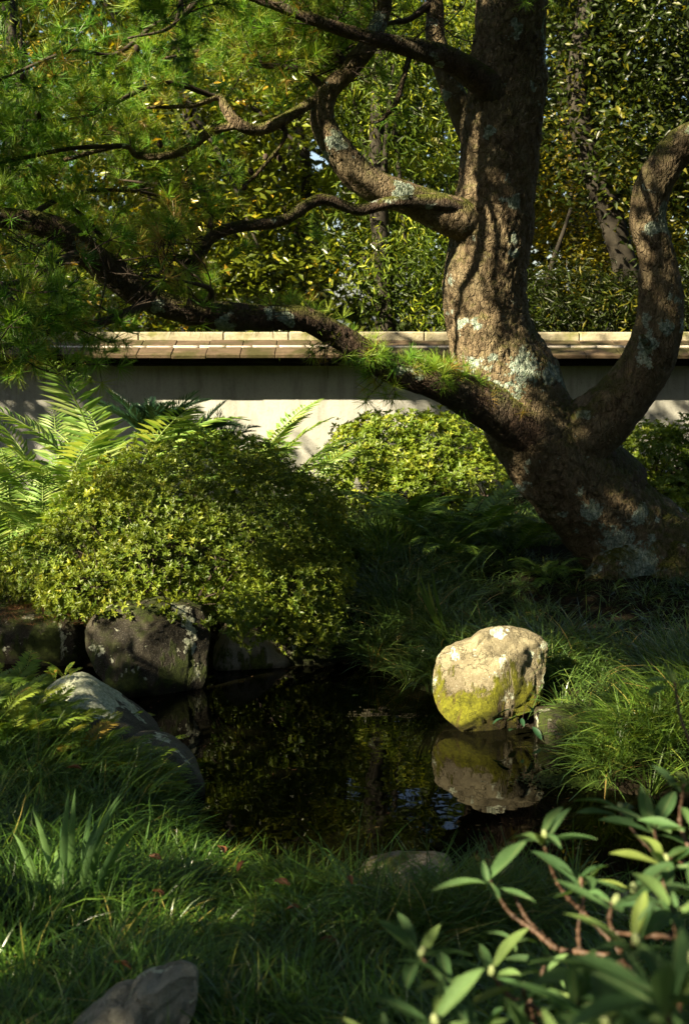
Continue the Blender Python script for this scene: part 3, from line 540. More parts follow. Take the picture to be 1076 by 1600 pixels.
BRS = {
 'thin': [(730, 335, 7.55, 14), (690, 318, 7.45, 13), (615, 316, 7.35, 10), (560, 328, 7.3, 9), (500, 312, 7.2, 9), (440, 345, 7.1, 9), (370, 355, 7.05, 9), (330, 372, 7.0, 9), (306, 405, 7.0, 8), (260, 402, 7.0, 5), (200, 420, 6.9, 3)],
 'top': [(790, 160, 7.6, 26), (750, 125, 7.5, 22), (700, 92, 7.4, 18), (640, 74, 7.3, 14), (590, 62, 7.2, 11), (530, 45, 7.1, 9), (440, 12, 7.0, 7), (330, -30, 6.9, 5)],
 'fork': [(775, 290, 7.75, 24), (735, 205, 7.8, 21), (702, 130, 7.8, 17), (680, 60, 7.8, 14), (678, 0, 7.8, 12), (650, -80, 7.8, 9)],
 'lit': [(560, 100, 7.6, 7), (500, 150, 7.4, 7), (437, 190, 7.2, 9), (400, 203, 7.15, 9), (370, 192, 7.1, 9), (352, 168, 7.1, 8), (340, 152, 7.1, 5), (300, 165, 7.0, 4), (230, 168, 6.9, 3)],
 'lit2': [(372, 195, 7.1, 6), (330, 205, 7.1, 7), (300, 228, 7.05, 6), (262, 243, 7.0, 6), (215, 243, 7.0, 5), (190, 228, 6.9, 4), (100, 250, 6.8, 3)],
 'twig1': [(640, 85, 7.3, 5), (628, 130, 7.3, 4), (618, 160, 7.3, 4), (598, 185, 7.3, 2.5), (580, 192, 7.3, 2)],
 'hook': [(310, 395, 7.0, 7), (300, 425, 7.0, 6), (270, 432, 6.9, 5), (245, 400, 6.9, 4), (255, 372, 6.9, 3)],
 'cone': [(437, 190, 7.2, 5), (445, 215, 7.2, 3), (410, 262, 7.1, 2.5), (380, 292, 7.1, 2)],
}
SPRAY = {   # finer boughs that carry most of the needles
 'a': [(800, -160, 7.5, 22), (640, -170, 7.0, 16), (520, -120, 6.8, 12), (380, -130, 6.5, 10), (250, -70, 6.2, 8), (150, -60, 6.1, 7), (40, -10, 6.0, 5), (-90, 10, 5.8, 4)],
 'a2': [(380, -130, 6.5, 6), (340, -60, 6.3, 4), (290, -20, 6.2, 3), (270, 40, 6.1, 2.5), (200, 60, 6.0, 2)],
 'b': [(330, -30, 6.9, 5), (290, 20, 6.8, 4.5), (240, 40, 6.7, 4), (180, 85, 6.6, 3.5), (110, 80, 6.5, 3), (10, 120, 6.4, 2.5), (-80, 150, 6.3, 3)],
 'c': [(190, 228, 6.9, 4), (110, 232, 6.7, 3.5), (20, 250, 6.5, 3), (-60, 262, 6.4, 2)],
 'd': [(340, 152, 7.1, 4), (250, 130, 6.9, 4), (140, 180, 6.7, 3), (40, 190, 6.6, 2.5), (-40, 200, 6.5, 2)],
 'e': [(240, 470, 6.6, 9), (170, 500, 6.2, 7), (90, 515, 5.9, 5), (10, 540, 5.6, 4), (-60, 560, 5.5, 3)],
 'f': [(200, 420, 6.9, 4), (120, 330, 6.9, 3.5), (50, 310, 6.9, 3), (-40, 300, 6.9, 2)],
 'g': [(512, 145, 7.4, 6), (470, 110, 7.4, 5), (400, 100, 7.4, 4), (330, 80, 7.3, 3), (260, 90, 7.2, 2)],
 'h': [(548, 108, 7.4, 6), (500, 60, 7.6, 5), (430, 50, 7.7, 4), (350, 30, 7.8, 3)],
 'i': [(678, 0, 7.8, 7), (640, 30, 7.7, 4), (600, 40, 7.6, 3), (520, 90, 7.6, 2.5)],
 'j': [(130, 390, 6.4, 6), (90, 410, 6.1, 5), (30, 440, 5.8, 4), (-50, 450, 5.6, 3)],
 'k': [(310, 490, 6.7, 6), (330, 455, 6.6, 4), (290, 440, 6.4, 3), (230, 430, 6.3, 2)],
 'l': [(0, 340, 6.2, 8), (-20, 400, 5.9, 5), (20, 470, 5.6, 4), (60, 500, 5.5, 3)],
 'm': [(800, -140, 7.5, 16), (780, -90, 7.1, 9), (740, -50, 6.7, 6), (700, -25, 6.4, 4), (640, -20, 6.2, 3)],
 'n': [(80, 355, 6.3, 7), (60, 330, 6.6, 5), (130, 300, 7.0, 4), (220, 300, 7.2, 3), (280, 320, 7.4, 2)],
 'o': [(800, -250, 7.5, 20), (640, -300, 6.9, 15), (500, -300, 6.6, 13), (340, -340, 6, 11), (200, -300, 5.6, 9), (-100, -260, 4.8, 6)],
 'p': [(800, -300, 7.5, 20), (1000, -260, 7.0, 14), (1200, -220, 6.3, 10)],
 'q': [(330, 355, 7.0, 4), (320, 300, 7.2, 3), (260, 290, 7.3, 3), (180, 280, 7.3, 2)],
}
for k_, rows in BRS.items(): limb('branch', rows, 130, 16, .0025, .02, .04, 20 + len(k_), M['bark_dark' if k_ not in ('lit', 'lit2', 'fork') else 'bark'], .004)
for k_, rows in SPRAY.items(): limb('bough', rows, 60, 9, .001, .02, .04, 40, M['twig'], .003)
for rows in ([(1012, 540, 7.4, 7), (1004, 530, 7.3, 5), (1001, 526, 7.27, 4)],):
    limb('stub', rows, 24, 18, .003, .02, .03, 7, M['bark'], .004)
# root flare
for rows in ([(1000, 870, 7.75, 60), (955, 900, 7.6, 42), (925, 935, 7.5, 24), (900, 960, 7.4, 12)], [(1060, 900, 7.7, 70), (1030, 940, 7.5, 40), (1010, 985, 7.3, 18)]):
    limb('root', rows, 90, 50, .010, .05, .07, 9, M['bark'], .02)

tuft = []                                                            # pos, dir, scale
twigs = []
def grow(path, n, ln, t0=0., t1=1., sub=3, droop=0., side=1.):
    q, L = smooth_path(path, 60)
    for _ in range(n):
        t = random.uniform(t0, t1); i = int(t * 59); p = q[i]; tan = q[min(i + 1, 59)] - q[max(i - 1, 0)]; tan /= np.linalg.norm(tan) + 1e-9
        d = np.array([random.gauss(0, 1), random.gauss(0, 1), random.gauss(.1 - droop, .45)]) * side + tan * .6; d /= np.linalg.norm(d)
        l = random.uniform(*ln); pts = [p.copy()]
        for s in range(4):
            d = d + np.array([random.gauss(0, .3), random.gauss(0, .3), random.gauss(.05 - droop * .3, .22)]); d /= np.linalg.norm(d); p = p + d * l / 4; pts.append(p.copy())
            for _k in range(sub if s else 1):
                e = d * .5 + np.array([random.gauss(0, .8), random.gauss(0, .8), random.gauss(.25, .5)]); e /= np.linalg.norm(e)
                a = random.uniform(.03, .13); b = p + e * a; twigs.append((np.array([p, p + e * a * .5 + np.array([0, 0, .004]), b]), .0022)); tuft.append((b, e, random.uniform(.75, 1.15)))
        tuft.append((p, d, 1.1)); twigs.append((np.array(pts), .0035 + .003 * l))
def pp(rows): return np.array([P(a[0], a[1], a[2]) for a in rows])
dens = dict(a2=28, a=60, b=56, c=46, d=48, e=38, f=38, g=44, h=40, i=14, j=18, k=9, l=20, m=14, n=24, o=44, p=24, q=20)
for k_, rows in SPRAY.items(): grow(pp(rows), dens[k_], (.18, .55), .12, 1., 3)
grow(pp(BRS['thin']), 18, (.12, .3), .45, 1); grow(pp(BRS['top']), 26, (.15, .4), .3, 1); grow(pp(BRS['lit']), 16, (.12, .35), .15, 1); grow(pp(BRS['lit2']), 18, (.12, .35), .3, 1)
grow(pp(BRS['hook']), 10, (.1, .25), .2, 1); grow(pp(BRS['twig1']), 3, (.06, .12), .5, 1, 1); grow(pp(MID[6:]), 14, (.15, .35), 0, 1)
grow(pp(LOW[8:]), 46, (.12, .34), 0, 1); grow(pp(LOW[2:9]), 62, (.04, .11), 0, 1, 2, -.2); grow(pp(LOW[5:8]), 12, (.12, .28), 0, 1, 2, .9); grow(pp(RL[8:]), 16, (.2, .5), .4, 1)
# one bough of the crown hanging close in front of the camera, at the top of the frame
near = pp([(240, -170, 3.6, 0), (270, -60, 3.4, 0), (290, 20, 3.3, 0), (292, 55, 3.3, 0)]); twigs.append((near, .004)); 
n_near = len(tuft)
for _ in range(7): tuft.append((near[-1] + np.random.normal(size=3) * .025, np.array([random.gauss(0, .6), random.gauss(0, .5), -.2]), .8))
cl_ = np.column_stack([rng.uniform(-3.2, 3.4, 420), rng.uniform(2.0, 10.5, 420), np.zeros(420)]); cl_[:, 2] = 2.6 + .30 * cl_[:, 1] + rng.uniform(0, 1.6, 420)  # needle clumps added overhead, out of view, to shut out skylight
for c_ in cl_:
    for _ in range(11): tuft.append((c_ + np.random.normal(size=3) * [.25, .25, .10], np.array([random.gauss(0, .6), random.gauss(0, .6), .8]), 1.5))
    twigs.append((np.array([c_ - [.3, 0, .05], c_, c_ + [.2, .15, .02]]), .008))
tp = np.array([a[0] for a in tuft]); td = unit(np.array([a[1] for a in tuft])); ts = np.array([a[2] for a in tuft])
keep = rng.random(len(tp)) > sunlit(tp, .5) * .85
# keep the low branch, trunk and wall readable: thin out what would hang in front of them
proj = lambda q: (538 + FPX * q[:, 0] / (q[:, 1] * cp - (q[:, 2] - CAMZ) * sp_), 800 - FPX * ((q[:, 2] - CAMZ) * cp + q[:, 1] * sp_) / (q[:, 1] * cp - (q[:, 2] - CAMZ) * sp_))
ux, uy = proj(tp); keep &= ~((ux > 690) & (ux < 860) & (uy < 560) & (tp[:, 1] < 7.7) & (uy > 15)); keep &= ~((ux > 200) & (uy > 560) & (ux < 560)); keep &= ~((uy > 610) & (ux < 250))
keep &= ~((uy > 700)) & ~((ux > 905) & (uy > 120))
def near_path(rows, wpx, front=True):
    q, _ = smooth_path(np.array([[a[0], a[1], a[2]] for a in rows]), 80); d = np.hypot(ux[:, None] - q[None, :, 0], uy[:, None] - q[None, :, 1]); k = d.argmin(1)
    return (d.min(1) < wpx) & (tp[:, 1] < q[k, 2] + .05)
for rows_, w_, pr in ((LOW[7:], 42, .93), (LOW[4:8], 16, .5), (MID, 40, .95), (BRS['thin'], 30, .9), (BRS['lit'], 28, .9), (BRS['lit2'], 28, .9), (BRS['top'], 24, .7), (BRS['fork'], 36, .9)):
    keep &= ~(near_path(rows_, w_) & (rng.random(len(tp)) < pr))
keep[n_near:n_near + 7] = True
print('kept', keep.sum()); tp, td, ts = tp[keep], td[keep], ts[keep]
print('tufts', len(tp))
def tuft_template(n, spread):
    V = []; F = []
    for k in range(n):
        a = random.uniform(0, 2 * math.pi); e = math.acos(1 - random.random() * spread); l = random.uniform(.7, 1.)
        d = np.array([math.sin(e) * math.cos(a), math.cos(e), math.sin(e) * math.sin(a)]); s = np.cross(d, rdir(1)[0]); s /= np.linalg.norm(s); b = len(V)
        o_ = np.array([0, -.18 * random.random(), 0]); w = .017
        bend = np.array([0, .10, 0]) * math.sin(e)
        V += [o_ - s * w, o_ + s * w, o_ + (d * l + bend) + s * w * .35, o_ + (d * l + bend) - s * w * .35]; F += [[b, b + 1, b + 2], [b, b + 2, b + 3]]
    return np.array(V), np.array(F)
vs = []; fs = []; rs = []; off = 0; pick = rng.integers(0, 4, len(tp)); pick[ts > 1.4] = 4
vis = (np.abs((tp[:, 0])) < .36 * tp[:, 1]) & (tp[:, 2] < 1.9 + .42 * tp[:, 1])
for kk in range(5):
    tv, tf = tuft_template(34 if kk < 4 else 18, 1.05); s_ = pick == kk
    base = np.clip(.5 + .35 * fbm(tp[s_], .9, 2, 60) + rng.normal(0, .22, s_.sum()), 0, 1)
    v, f, r_ = scatter(tv, tf, tp[s_], frames(td[s_], rng.random(s_.sum()) * 6.28), ts[s_] * .088, base)
    r_ = np.clip(r_ + rng.normal(0, .05, len(r_)), 0, 1)
    vs.append(v); fs.append(f + off); rs.append(r_); off += len(v)
obj('needles', mesh('needles', np.vstack(vs), None, np.vstack(fs), M['needle'], np.concatenate(rs)), pine, kind='stuff')
tw_ok = sunlit(np.array([a[len(a) // 2] for a, _ in twigs]), .5) < .6; twigs = [w_ for w_, k_ in zip(twigs, tw_ok) if k_]
parts = [tube(a, np.linspace(r_, r_ * .55, len(a)), len(a) + 2, 4, cap=False) for a, r_ in twigs]
v, q, t = merge(parts); obj('twigs', mesh('twigs', v, q, t, M['twig'], smooth=True), pine, kind='stuff')
# cones
D3, F3 = ico(3); cm = simple('cone_scales', (.05, .035, .025), .8, 90)
w, _ = worley(D3 * 4.0, 3); cv = D3 * (1 + .22 * (w - .4))[:, None] * [.017, .017, .024]; cone_me = mesh('cone', cv, None, F3, cm)
for px, py, Y in [(444, 262, 7.2), (437, 248, 7.2), (392, 268, 7.15), (382, 292, 7.1), (415, 245, 7.2), (36, 122, 6.4), (214, 76, 6.6), (430, 240, 7.2), (250, 225, 7.0), (60, 180, 6.5)]:
    o = obj('cone', cone_me, pine); p = P(px, py, Y); o.matrix_parent_inverse = Matrix(); o.location = Vector(p) - pine.location; o.rotation_euler = (random.uniform(-.5, .5), random.uniform(-.5, .5), 0)

# ------------------------------------------------------------------ leaf templates
def leaf_t(w=.4, fold=.08, curl=.12):
    return np.array([[0, 0, 0], [-w / 2, .45, fold], [0, 1, -curl], [w / 2, .45, fold]]), np.array([[0, 3, 2], [0, 2, 1]])
def rosette(n, w, el=(.2, 1.0), ln=(.75, 1.)):
    V = []; F = []; tv, tf = leaf_t(w)
    for k in range(n):
        a = k * 2.4 + random.uniform(-.3, .3); e = random.uniform(*el); d = np.array([[math.cos(a) * math.cos(e), math.sin(e), math.sin(a) * math.cos(e)]])
        Mx = frames(d, up=(0, 1, 0)); v, f, _ = scatter(tv, tf, np.zeros((1, 3)) + [0, random.uniform(-.15, .1), 0], Mx, np.array([random.uniform(*ln)])); F.append(f + len(V) * 4); V.append(v)
    return np.vstack(V), np.vstack(F)
# ------------------------------------------------------------------ azalea bushes
def bush(name, lobes, n, size, mat, label, stems, gaps=.1, low_open=0.):
    cs = np.array([P(a[0], a[1], a[2]) for a in lobes]); rs = np.array([a[3:6] for a in lobes])
    g0 = cs.mean(0); root = empty(name, (g0[0], g0[1], gz1(g0[0], g0[1])), label, 'shrub')
    wts = (rs[:, 0] * rs[:, 2] + rs[:, 1] * rs[:, 2]); wts /= wts.sum(); pk = rng.choice(len(cs), n, p=wts)
    d = rdir(n); sh = 1 - .32 * rng.random(n) ** 1.7
    pos = cs[pk] + d * rs[pk] * sh[:, None]; nn = fbm(pos, 4.0, 3, len(lobes)); pos += d * (nn * .085)[:, None] + d * (vn(pos, 11, 3) * .04)[:, None] + d * (np.maximum(vn(pos, 17, 8) - .55, 0) * .22)[:, None]
    ins = np.zeros(n, bool)
    for c_, r_ in zip(cs, rs): ins |= (((pos - c_) / (r_ * .68)) ** 2).sum(1) < 1
    keep = ~ins & (vn(pos, 6.5, 12) > -1 + gaps * 2 * rng.random(n)) & (pos[:, 2] > .08)
    if low_open: keep &= ~((pos[:, 2] < low_open) & (rng.random(n) < .8))
    pos, d = pos[keep], d[keep]; ax_ = unit(d * 1. + [0, 0, .7] + rng.normal(0, .35, pos.shape))
    V = []; F = []; RR = []; off = 0; pk = rng.integers(0, 3, len(pos))
    for k in range(3):
        tv, tf = rosette(6, .40); s_ = pk == k; rb = np.clip(.45 + .3 * vn(pos[s_], 5, 31) + rng.normal(0, .2, s_.sum()), 0, 1)
        v, f, r_ = scatter(tv, tf, pos[s_], frames(ax_[s_], rng.random(s_.sum()) * 6.28), rng.uniform(.6, 1.35, s_.sum()) * size, rb); V.append(v); F.append(f + off); RR.append(r_); off += len(v)
    obj('foliage', mesh('foliage', np.vstack(V), None, np.vstack(F), mat, np.concatenate(RR)), root, kind='stuff')
    for k in range(stems):
        c_ = cs[k % len(cs)]; r_ = rs[k % len(cs)]; b = g0 + [random.uniform(-.35, .35), random.uniform(-.2, .2), 0]; b[2] = gz1(b[0], b[1]) - .03
        dd = rdir(1)[0]; dd[2] = abs(dd[2]) * .7; e = c_ + dd * r_ * .75; md = (b + e) / 2 + np.array([random.uniform(-.1, .1), random.uniform(-.1, .1), .05])
        q = np.array([b, md * .6 + b * .4, md, e]); parts = [tube(q, np.array([.014, .011, .008, .003]), 14, 6)]
        for _ in range(7):
            t_ = random.uniform(.35, .95); i0 = b * (1 - t_) + e * t_; i0 = i0 * .5 + (md if t_ < .6 else e) * .5; j = i0 + rdir(1)[0] * .22 + [0, 0, .08]; parts.append(tube(np.array([md, (md + j) / 2 + [0, 0, .03], j]), np.array([.006, .004, .002]), 6, 4))
        v, q_, t = merge(parts); obj('stem', mesh('stem', v, q_, t, M['twig'], smooth=True), root)
    return root
bush('azalea_bush', [(310, 815, 7.4, .88, .85, .50), (130, 880, 7.1, .42, .6, .27), (210, 840, 7.2, .5, .6, .36), (410, 850, 7.1, .52, .6, .50), (290, 890, 6.7, .62, .45, .26), (470, 920, 6.75, .30, .4, .30), (160, 910, 6.7, .35, .4, .16), (60, 900, 7.2, .3, .4, .22), (200, 940, 6.25, .30, .2, .08), (330, 950, 6.15, .3, .2, .10), (120, 945, 6.4, .2, .2, .09), (400, 970, 6.3, .12, .12, .11), (505, 985, 6.5, .15, .15, .11)],
     25500, .0315, M['azalea'], 'large rounded azalea bush overhanging the dark boulders at the left', 12, .36)
bush('azalea_bush', [(590, 715, 9.7, .43, .5, .33), (690, 715, 9.7, .42, .5, .35), (640, 690, 9.9, .5, .5, .25), (560, 750, 9.4, .28, .4, .28), (740, 765, 9.4, .32, .4, .32), (650, 775, 9.15, .4, .25, .24)],
     9000, .046, M['azalea_light'], 'sunlit yellow-green azalea bush with bare stems below, between left bush and trunk', 14, .32, .62)
bush('azalea_bush', [(1010, 730, 9.6, .42, .5, .36), (1090, 730, 9.7, .5, .5, .38), (960, 760, 9.4, .25, .4, .28), (1040, 790, 9.2, .4, .4, .25)],
     8500, .044, M['azalea_light'], 'sunlit yellow-green azalea bush behind the pine at the right edge', 8, .3)
bush('azalea_bush', [(500, 880, 7.7, .25, .3, .3), (545, 900, 7.6, .2, .3, .22)], 2200, .034, M['azalea'], 'small dark azalea in the shade right of the large left bush', 3, .3)

# ------------------------------------------------------------------ ferns
def frond_mesh(name, L, w, n, mat, arch=.9, droop=.0, leafw=.16, up=.35, stiff=False, seed=0):
    """a frond along +Y that arches over; the pinnae are folded kites, each slightly different"""
    r0 = np.random.default_rng(seed); s = np.linspace(0, 1, n); th = up + 0 * s; th = (math.pi / 2 - .3) - arch * s ** 1.3
    dy = np.cos(th); dz = np.sin(th); y = np.cumsum(dy) * L / n; z = np.cumsum(dz) * L / n; c_ = np.stack([.04 * L * np.sin(s * 2 + seed), y, z], 1)
    tn = unit(np.gradient(c_, axis=0)); V = []; F = []; R_ = []
    tv, tf = leaf_t(leafw, .03, .10)
    prof = np.sin(np.clip((s - .12) / .88, 0, 1) * math.pi * .93 + .12) ** .75 if not stiff else np.clip(1.15 - s * .8, 0, 1) * (s > .12)
    for k in range(n):
        if s[k] < .12: continue
        for sd in (-1, 1):
            a = (.28 if not stiff else .75) + .45 * s[k] + r0.normal(0, .05); upv = np.cross([1, 0, 0], tn[k]); d = np.array([sd * math.cos(a), 0, 0]) + tn[k] * math.sin(a) + upv * ((.10 if not stiff else .35) - droop) + r0.normal(0, .05, 3)
            Mx = frames(d[None], up=upv); v, f, _ = scatter(tv, tf, c_[k][None], Mx, np.array([max(prof[k], .05) * w * r0.uniform(.9, 1.05)])); F.append(f + 4 * len(V)); V.append(v); R_.append(np.full(2, r0.random()))
    Vv = np.vstack(V); Fv = np.vstack(F); tb, tq, _ = tube(c_[::3], np.linspace(.012, .004, len(c_[::3])) * L * .6, 16, 4, cap=False)
    q = tq + len(Vv); T2 = np.vstack([q[:, [0, 1, 2]], q[:, [0, 2, 3]]])
    return mesh(name, np.vstack([Vv, tb]), None, np.vstack([Fv, T2]), mat, np.concatenate(R_ + [np.full(len(T2), .8)]))
FR = [frond_mesh('frond', 1, .19, 34, M['fern'], a, .03, .125, seed=k) for k, a in enumerate((.75, 1.1, 1.5))]
FD = [frond_mesh('frond', 1, .19, 38, M['fern_dark'], a, .1, .18, seed=k + 5) for k, a in enumerate((1.2, 1.7))]
FC = [frond_mesh('leaf', 1, .36, 34, M['cycad'], a, 0, .075, stiff=True, seed=k + 9) for k, a in enumerate((.5, .9, 1.3))]
def fern(name, base, n, L, meshes, label, part='frond', cat='fern', group=None, lean=(.0, .5), az=None):
    root = empty(name, base, label, cat, group)
    if cat == 'palm':
        v, q, t = tube(np.array([[0, 0, -.7], [.01, 0, -.35], [0, 0, .02]]), np.array([.07, .075, .05]), 30, 12, lambda uu, r, w, th: r * .3 * vn(uu * [2.5, 2.5, 30], 1, 2)); obj('trunk', mesh('trunk', v, q, t, M['far_bark']), root, loc=(0, 0, 0))
    for k in range(n):
        o = obj(part, random.choice(meshes), root, loc=(random.uniform(-.04, .04), random.uniform(-.04, .04), 0)); a = (k + random.random() * .7) * 6.283 / n if az is None else random.uniform(*az)
        l = random.uniform(*L); o.scale = (l, l, l); o.rotation_euler = (random.uniform(-lean[1], lean[0]), random.uniform(-.2, .2), a)
    return root
def gp(px, Y, dz=0.): p = P(px, 700, Y); return (p[0], Y, gz1(p[0], Y) + dz)
fern('fern', gp(190, 8.3, .2), 10, (1.05, 1.5), FR, 'tall sunlit fern with the longest frond, left of the dark palm', lean=(.1, .45))
fern('fern', gp(85, 8.4, .2), 10, (.9, 1.3), FR, 'pale green fern in front of the wall at the left', lean=(.1, .4))
fern('fern', gp(10, 8.0, .2), 11, (.75, 1.15), FR, 'bright fern cut by the left edge of the picture', lean=(.0, .5))
fern('fern', gp(70, 7.6, .15), 12, (.6, .95), FR, 'yellow-green fern in front of the others at the left', lean=(.0, .6))
fern('fern', gp(-5, 7.3, .1), 11, (.5, .8), FR, 'bright fern lowest on the left edge above the dark slab', lean=(.0, .6))
fern('fern', gp(135, 7.75, .2), 11, (.65, 1.0), FR, 'fern drooping over the upper left side of the large bush', lean=(.0, .5))
fern('fern', gp(385, 8.4, .35), 11, (.8, 1.1), FR, 'pale fern rising behind the large bush right of the palm', lean=(.0, .5))
fern('fern', gp(425, 8.4, .2), 7, (.7, .95), FR, 'small fern tips at the right shoulder of the large bush', lean=(.0, .4))
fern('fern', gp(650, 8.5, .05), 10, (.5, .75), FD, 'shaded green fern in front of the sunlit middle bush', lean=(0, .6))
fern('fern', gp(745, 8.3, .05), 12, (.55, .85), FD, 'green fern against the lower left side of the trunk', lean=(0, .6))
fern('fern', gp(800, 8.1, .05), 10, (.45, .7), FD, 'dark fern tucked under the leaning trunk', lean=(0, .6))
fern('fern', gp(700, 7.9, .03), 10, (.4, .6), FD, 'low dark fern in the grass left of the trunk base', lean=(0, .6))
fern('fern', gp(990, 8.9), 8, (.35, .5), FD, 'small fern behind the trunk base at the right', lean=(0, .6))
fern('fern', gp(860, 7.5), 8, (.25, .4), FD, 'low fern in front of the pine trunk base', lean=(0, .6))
fern('palm', gp(240, 8.8, .70), 19, (.42, .60), FC, 'dark green cycad palm with stiff leaves, in front of the wall', 'leaf', 'palm', lean=(.1, .5))
fern('palm', gp(300, 8.9, .62), 15, (.38, .52), FC, 'smaller dark cycad palm touching the first one on its right', 'leaf', 'palm', lean=(.1, .5))
fern('palm', gp(352, 9.2, .60), 12, (.32, .42), FC, 'smallest dark cycad palm, nearest the sunlit part of the wall', 'leaf', 'palm', lean=(.1, .4))

# ------------------------------------------------------------------ grass
def blades(base, az, L, w, lean0, curve, segs=5, rnd=None):
    n = len(base); s = np.linspace(0, 1, segs + 1); th = lean0[:, None] + curve[:, None] * s[None]
    dh = np.sin(th); dz = np.cos(th); st_ = L[:, None] / segs
    hx = np.concatenate([np.zeros((n, 1)), np.cumsum(dh[:, 1:] * st_, 1)], 1); hz = np.concatenate([np.zeros((n, 1)), np.cumsum(dz[:, 1:] * st_, 1)], 1)
    a2 = az[:, None] + (rng.normal(0, .35, n))[:, None] * s[None]
    c_ = base[:, None] + np.stack([np.cos(a2) * hx, np.sin(a2) * hx, hz], -1)
    wd = w[:, None] * np.array([.7 + .3 * math.sin(x * 3.0) if x < .99 else .0 for x in s])[None] * .5
    wd[:, -2] *= .8
    sd = np.stack([-np.sin(a2), np.cos(a2), 0 * a2], -1); tw = rng.normal(0, .5, n)[:, None, None]; sd = unit(sd + np.array([0, 0, 1.]) * tw)
    l_ = c_ - sd * wd[..., None]; r_ = c_ + sd * wd[..., None]
    V = np.stack([l_[:, :-1], r_[:, :-1]], 2).reshape(n, -1, 3); V = np.concatenate([V, c_[:, -1:]], 1); k = V.shape[1]
    q = np.array([[2 * i, 2 * i + 1, 2 * i + 3, 2 * i + 2] for i in range(segs - 1)]); t3 = np.array([[2 * segs - 2, 2 * segs - 1, 2 * segs]])
    o = (np.arange(n) * k)[:, None, None]; Q = (q[None] + o).reshape(-1, 4); T = (t3[None] + o).reshape(-1, 3)
    rnd = rng.random(n) if rnd is None else rnd
    return V.reshape(-1, 3), Q, T, np.concatenate([np.repeat(rnd, segs - 1), rnd])
def turf(tp_, nb, L, w, lean=(.15, .9), curve=(.5, 1.7), spread=.03, flow=None, segs=5, zoff=0., rb=.45):
    """tufts at tp_ (n,2): all blades of one patch"""
    n = len(tp_); z = gz(tp_[:, 0], tp_[:, 1]) + zoff; c_ = np.repeat(np.column_stack([tp_, z]), nb, 0); N_ = n * nb
    az = rng.random(N_) * 6.283; r_ = np.abs(rng.normal(0, spread, N_)); c_ = c_ + np.stack([np.cos(az) * r_, np.sin(az) * r_, -.01 + 0 * r_], 1)
    if flow is not None:
        f = np.repeat(flow(tp_), nb); az = np.where(rng.random(N_) < .6, f + rng.normal(0, .7, N_), az)
    sc = np.repeat((1 + .45 * vn(np.column_stack([tp_, tp_[:, 0] * 0]), 2.5, 77)) * (.72 + .28 * ss(sdist(tp_[:, 0], tp_[:, 1]) / .35)), nb)
    rnd = np.clip(np.repeat(rng.normal(rb, .15, n), nb) + rng.normal(0, .2, N_), 0, 1)
    return blades(c_, az, rng.uniform(L[0], L[1], N_) * sc, rng.uniform(w[0], w[1], N_), rng.uniform(lean[0], lean[1], N_), rng.uniform(curve[0], curve[1], N_), segs, rnd)
def poisson(poly_px, n, zz=.2):
    pg = np.array([onp(*a)[:2] for a in poly_px]); lo, hi = pg.min(0), pg.max(0); out = []
    p = rng.uniform(lo, hi, (n * 4, 2)); x, y = p.T; ins = np.zeros(len(p), bool)
    for i in range(len(pg)):
        a, b = pg[i], pg[(i + 1) % len(pg)]; ins ^= ((a[1] > y) != (b[1] > y)) & (x < (b[0] - a[0]) * (y - a[1]) / (b[1] - a[1] + 1e-12) + a[0])
    p = p[ins][:n]; return p[sdist(p[:, 0], p[:, 1]) > .0]
ROCKS = [(o.location.x, o.location.y, max(o.dimensions.x, .1) * .5, o.dimensions.y * .5) for o in COL.objects if o.name.startswith(('rock', 'boulder'))]
def clear(p, k=.8, skip=()):
    m_ = np.ones(len(p), bool)
    for (x, y, a, b) in ROCKS: m_ &= ((p[:, 0] - x) / (a * k + .03)) ** 2 + ((p[:, 1] - y + .03) / (b * k + .05)) ** 2 > 1
    return p[m_]
# near bank
fg = np.vstack([rng.uniform([-1.6, 2.0], [1.7, 4.6], (2250, 2))]); d_ = sdist(fg[:, 0], fg[:, 1]); fg = fg[(d_ > .0)]; fg = clear(fg, .9)
flow = lambda p: 3.6 * vn(np.column_stack([p, p[:, 0] * 0]), 1.3, 5) + math.pi * .2
v, q, t, r_ = turf(fg, 26, (.13, .27), (.0024, .0042), (.2, 1.0), (.5, 1.7), .03, flow, 4)
tag(obj('grass', mesh('grass', v, q, t, M['grass'], r_)), 'dark green mondo grass carpeting the near bank of the pond', 'grass', kind='stuff'); print('fg blades', len(r_) // 5)
lb = rng.uniform([-2.4, 4.2], [-.6, 5.6], (500, 2)); lb = clear(lb[sdist(lb[:, 0], lb[:, 1]) > .02], .9); v, q, t, r_ = turf(lb, 22, (.10, .2), (.0025, .0042), (.2, 1.), (.5, 1.6), .03)
tag(obj('grass', mesh('grass', v, q, t, M['grass'], r_)), 'short dark grass between the ferns on the left bank', 'grass', kind='stuff')
